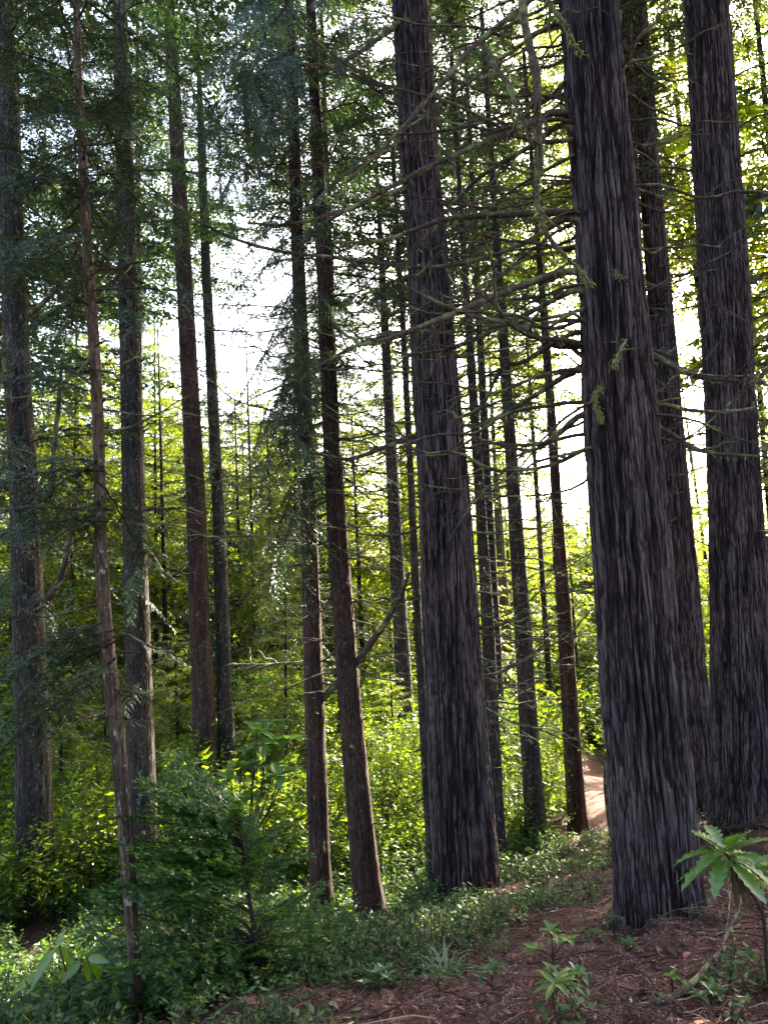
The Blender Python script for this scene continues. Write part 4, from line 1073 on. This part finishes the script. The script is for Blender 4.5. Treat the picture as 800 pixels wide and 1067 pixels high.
# pale grass tuft
b, d = hit(462, 1010); b[2] = float(H(b[0], b[1]))
g = Geo()
for k in range(46):
    a = rng.uniform(0, 6.28); e = rng.uniform(.4, 1.4)
    blade(g, b + VEC(rng.normal(0, .03), rng.normal(0, .03), 0), (math.cos(a) * math.cos(e), math.sin(a) * math.cos(e), math.sin(e)), rng.uniform(.15, .34), .011, rng.uniform(.3, .9), nseg=8, fold=.2, shape=.6)
o = g.build('grass_tuft', [M['grass']], loc=b); tag(o, 'pale tuft of arching grass blades near the ridge edge', 'grass tuft')
def fern(px, py, d, n, L, label):
    b = P(px, py, d); b[2] = float(H(b[0], b[1]))
    root = empty('fern', b, label, 'fern')
    for k in range(n):
        a = k * 2.4 + rng.normal(0, .2); e = rng.uniform(.5, 1.1)
        g = Geo(); s = np.linspace(0.05, 1, 26)
        dv = VEC(math.cos(a) * math.cos(e), math.sin(a) * math.cos(e), math.sin(e)); l = L * rng.uniform(.75, 1.1)
        c = b + np.outer(s, dv) * l + np.outer(s ** 2, VEC(0, 0, -.55)) * l
        sd = unit(np.cross(dv, VEC(0, 0, 1)))
        for sg in (-1, 1):
            T = unit(np.gradient(c, axis=0))
            dd_ = unit(sd * sg + T * .45 + rng.normal(0, .08, c.shape))
            nrm = unit(np.cross(np.repeat(sd[None], len(c), 0), T) + rng.normal(0, .1, c.shape))
            g.quads(leafq(c, dd_, unit(np.cross(nrm, dd_)), l * .22 * np.sin(np.pi * (s * .85 + .15)) + .01, np.full(len(c), l * .035)), 0)
        tube(g, c, np.linspace(.003, .001, 26), 4, 1)
        g.build('frond', [M['glossy'], M['twig']], root)
fern(40, 985, 6.0, 9, .55, 'drooping fern at the foot of the thick dark conifer')

# ------------------------------------------------------------------ sticks, litter
def stick(pp, r, label, mat='dead', lift=.0, name='fallen_branch', sub=3):
    q = []
    for a in pp:
        b, d = hit(a[0], a[1]); z = float(H(b[0], b[1])) + (a[2] if len(a) > 2 else .01)
        q.append(VEC(b[0], b[1], z))
    q = catmull(np.array(q), 30)
    q[:, 2] = np.maximum(q[:, 2], H(q[:, 0], q[:, 1]) + r * .4); q += rng.normal(0, r * .12, q.shape)
    g = Geo(); tube(g, q, np.linspace(r, r * .45, 30) * (1 + rng.normal(0, .08, 30)), 8, 0, .15)
    for _ in range(sub):
        k = rng.integers(6, 27); dv = unit(unit(q[k] - q[k - 1]) + rng.normal(0, .6, 3)); dv[2] = abs(dv[2]) * .5
        l = rng.uniform(.08, .3); s2 = np.linspace(0, 1, 6); ww = np.cumsum(rng.normal(0, .04, (6, 3)), 0); ww[0] = 0
        tube(g, q[k] + np.outer(s2, dv) * l + ww * l, np.linspace(r * .45, r * .15, 6), 5, 0)
    c = q[0]
    o = g.build(name, [M[mat]], loc=c); tag(o, label, 'dead branch')
stick([(640, 1062), (700, 1048), (745, 1010), (775, 965, .12), (792, 940, .25)], .016, 'thick curved dead branch lying at the lower corner below the big-leaved plant')
stick([(440, 1048), (470, 1049), (500, 1053)], .009, 'dark straight stick lying near the bottom edge of the ridge', sub=1)
stick([(596, 965), (612, 975), (634, 990)], .008, 'short dead stick slanting across the ridge between the two large redwoods', sub=1)
stick([(740, 1020), (758, 985, .05), (764, 955, .2)], .006, 'thin leaning twig beside the arching stem of the big-leaved plant', sub=3)
stick([(650, 960), (690, 950, .06), (730, 955, .03)], .005, 'bare thin twig lying across the foot of the largest redwood', sub=5)
stick([(655, 975), (700, 970, .05), (745, 962, .02)], .005, 'forked bare twig just in front of the foot of the largest redwood', sub=5)
stick([(540, 920), (560, 912, .06), (590, 905, .02)], .012, 'pale weathered branch on the ridge crest beside the alone-standing redwood', sub=5)
stick([(565, 930), (600, 915, .03), (632, 905, .05)], .012, 'grey dead branch in the brush pile on the ridge crest', sub=5)
stick([(585, 940), (606, 925, .05), (625, 918, .08)], .009, 'broken branch stub tilted up in the brush pile', sub=4)
stick([(742, 880, .1), (775, 879, .1), (815, 881, .1)], .035, 'pinkish fallen log lying behind the big-leaved plant', mat='red', name='fallen_log', sub=0)
stick([(660, 1035), (690, 1043), (720, 1060)], .006, 'slim dark twig beside the tiny pale seedling', sub=2)

g = Geo()
n = 120000
d = 2.2 + 8.5 * rng.random(n) ** 1.6; a = rng.uniform(-.55, .62, n)
x, y = d * np.sin(a), d * np.cos(a)
k = ridge_mask(x, y) > -.9 + .5 * rng.random(n)
x, y = x[k], y[k]; n = len(x)
z = H(x, y) + rng.exponential(.008, n) + .002
az = rng.uniform(0, 6.28, n)
dv = unit(np.c_[np.cos(az), np.sin(az), rng.normal(-.1, .28, n)])
side = unit(np.cross(dv, rng.normal(0, .5, (n, 3)) + VEC(0, 0, 1)))
l = rng.uniform(.015, .05, n) * np.where(rng.random(n) < .06, 2.0, 1); w = rng.uniform(.0015, .0035, n)
chip = rng.random(n) < .1
w[chip] = rng.uniform(.008, .016, chip.sum())
g.quads(leafq(np.c_[x, y, z], dv, side, l, w, lift=.2), 0)
o = g.build('needle_litter', [M['litter']]); tag(o, 'reddish brown fallen needles and bark flakes covering the ridge', 'litter', kind='stuff')
g = Geo(); n = 900                       # shed brown sprays lying flat
d = 2.3 + 6.5 * rng.random(n) ** 1.5; a = rng.uniform(-.5, .6, n); x, y = d * np.sin(a), d * np.cos(a)
for k in np.nonzero(ridge_mask(x, y) > -.6)[0]:
    put_branch(g, 'near', VEC(x[k], y[k], float(H(x[k], y[k])) + rng.uniform(.01, .05)), rng.uniform(0, 6.28), rng.normal(-.05, .15), rng.uniform(.09, .24), thin=.6)
o = g.build('fallen_sprays', [M['litter'], M['twig']]); tag(o, 'shed brown conifer sprays lying on the ridge', 'litter', kind='stuff')
g = Geo(); n = 420                        # curled bark flakes
d = 2.3 + 6 * rng.random(n) ** 1.5; a = rng.uniform(-.5, .6, n); x, y = d * np.sin(a), d * np.cos(a)
for k in np.nonzero(ridge_mask(x, y) > -.3)[0]:
    az = rng.uniform(0, 6.28); L = rng.uniform(.03, .13)
    blade(g, VEC(x[k], y[k], float(H(x[k], y[k])) + .012), (math.cos(az), math.sin(az), rng.normal(.05, .15)), L, L * rng.uniform(.18, .4), rng.uniform(-.1, .3), nseg=5, fold=rng.uniform(.05, .35))
o = g.build('bark_flakes', [M['litter']]); tag(o, 'curled bark flakes and dead leaves lying in the needle litter', 'litter', kind='stuff')
# loose twigs in the litter
g = Geo(); n = 1500
d = 2.3 + 7 * rng.random(n) ** 1.4; a = rng.uniform(-.5, .6, n); x, y = d * np.sin(a), d * np.cos(a)
for k in np.nonzero(ridge_mask(x, y) > -.4)[0]:
    az = rng.uniform(0, 6.28); L = rng.uniform(.08, .4); s2 = np.linspace(-.5, .5, 6)
    q = np.c_[x[k] + math.cos(az) * L * s2, y[k] + math.sin(az) * L * s2, np.zeros(6)]; q[:, :2] += np.cumsum(rng.normal(0, .008, (6, 2)), 0)
    q[:, 2] = H(q[:, 0], q[:, 1]) + rng.uniform(.002, .03) + rng.normal(0, .006, 6)
    tube(g, q, rng.uniform(.0015, .004), 4, 0)
o = g.build('twig_litter', [M['litter']]); tag(o, 'thin bare twigs strewn through the needle litter', 'litter', kind='stuff')

# ------------------------------------------------------------------ light, world, camera
SUN_AZ, SUN_EL = rad(33), rad(27)      # azimuth from +Y towards +X
sd = Vector((math.sin(SUN_AZ) * math.cos(SUN_EL), math.cos(SUN_AZ) * math.cos(SUN_EL), math.sin(SUN_EL)))
sun = bpy.data.lights.new('sun', 'SUN'); sun.energy = 5.0; sun.angle = rad(.5); sun.color = (1, .9, .71)
so = bpy.data.objects.new('sun', sun); COL.objects.link(so); so.rotation_euler = sd.to_track_quat('Z', 'Y').to_euler()
w = bpy.data.worlds.new('World'); SC.world = w; w.use_nodes = True
nt = w.node_tree; bg = nt.nodes['Background']
sky = nt.nodes.new('ShaderNodeTexSky'); sky.sky_type = 'NISHITA'; sky.sun_disc = False
sky.sun_elevation = SUN_EL; sky.sun_rotation = SUN_AZ; sky.air_density = 1.0; sky.dust_density = 4.0
nt.links.new(sky.outputs[0], bg.inputs[0]); bg.inputs[1].default_value = .1

cam = bpy.data.cameras.new('camera'); co = bpy.data.objects.new('camera', cam); COL.objects.link(co)
cam.sensor_fit = 'VERTICAL'; cam.sensor_height = 24; cam.lens = 24 * F / 1067; cam.clip_start = .05; cam.clip_end = 3000
co.matrix_world = Matrix(((_r[0], _u[0], -_f[0], EYE[0]), (_r[1], _u[1], -_f[1], EYE[1]), (_r[2], _u[2], -_f[2], EYE[2]), (0, 0, 0, 1)))
SC.camera = co
SC.view_settings.view_transform = 'Standard'; SC.view_settings.look = 'None'; SC.view_settings.gamma = 1
SC.view_settings.exposure = 3.5
c = SC.cycles
c.use_denoising = True
c.max_bounces = 7; c.diffuse_bounces = 4; c.glossy_bounces = 2; c.transmission_bounces = 2; c.transparent_max_bounces = 4
c.caustics_reflective = False; c.caustics_refractive = False; c.sample_clamp_indirect = 6
print('DEPTHS', {k: round(float(v.d), 2) for k, v in trees.items()})
print('FACES', sum(len(m.polygons) for m in bpy.data.meshes))
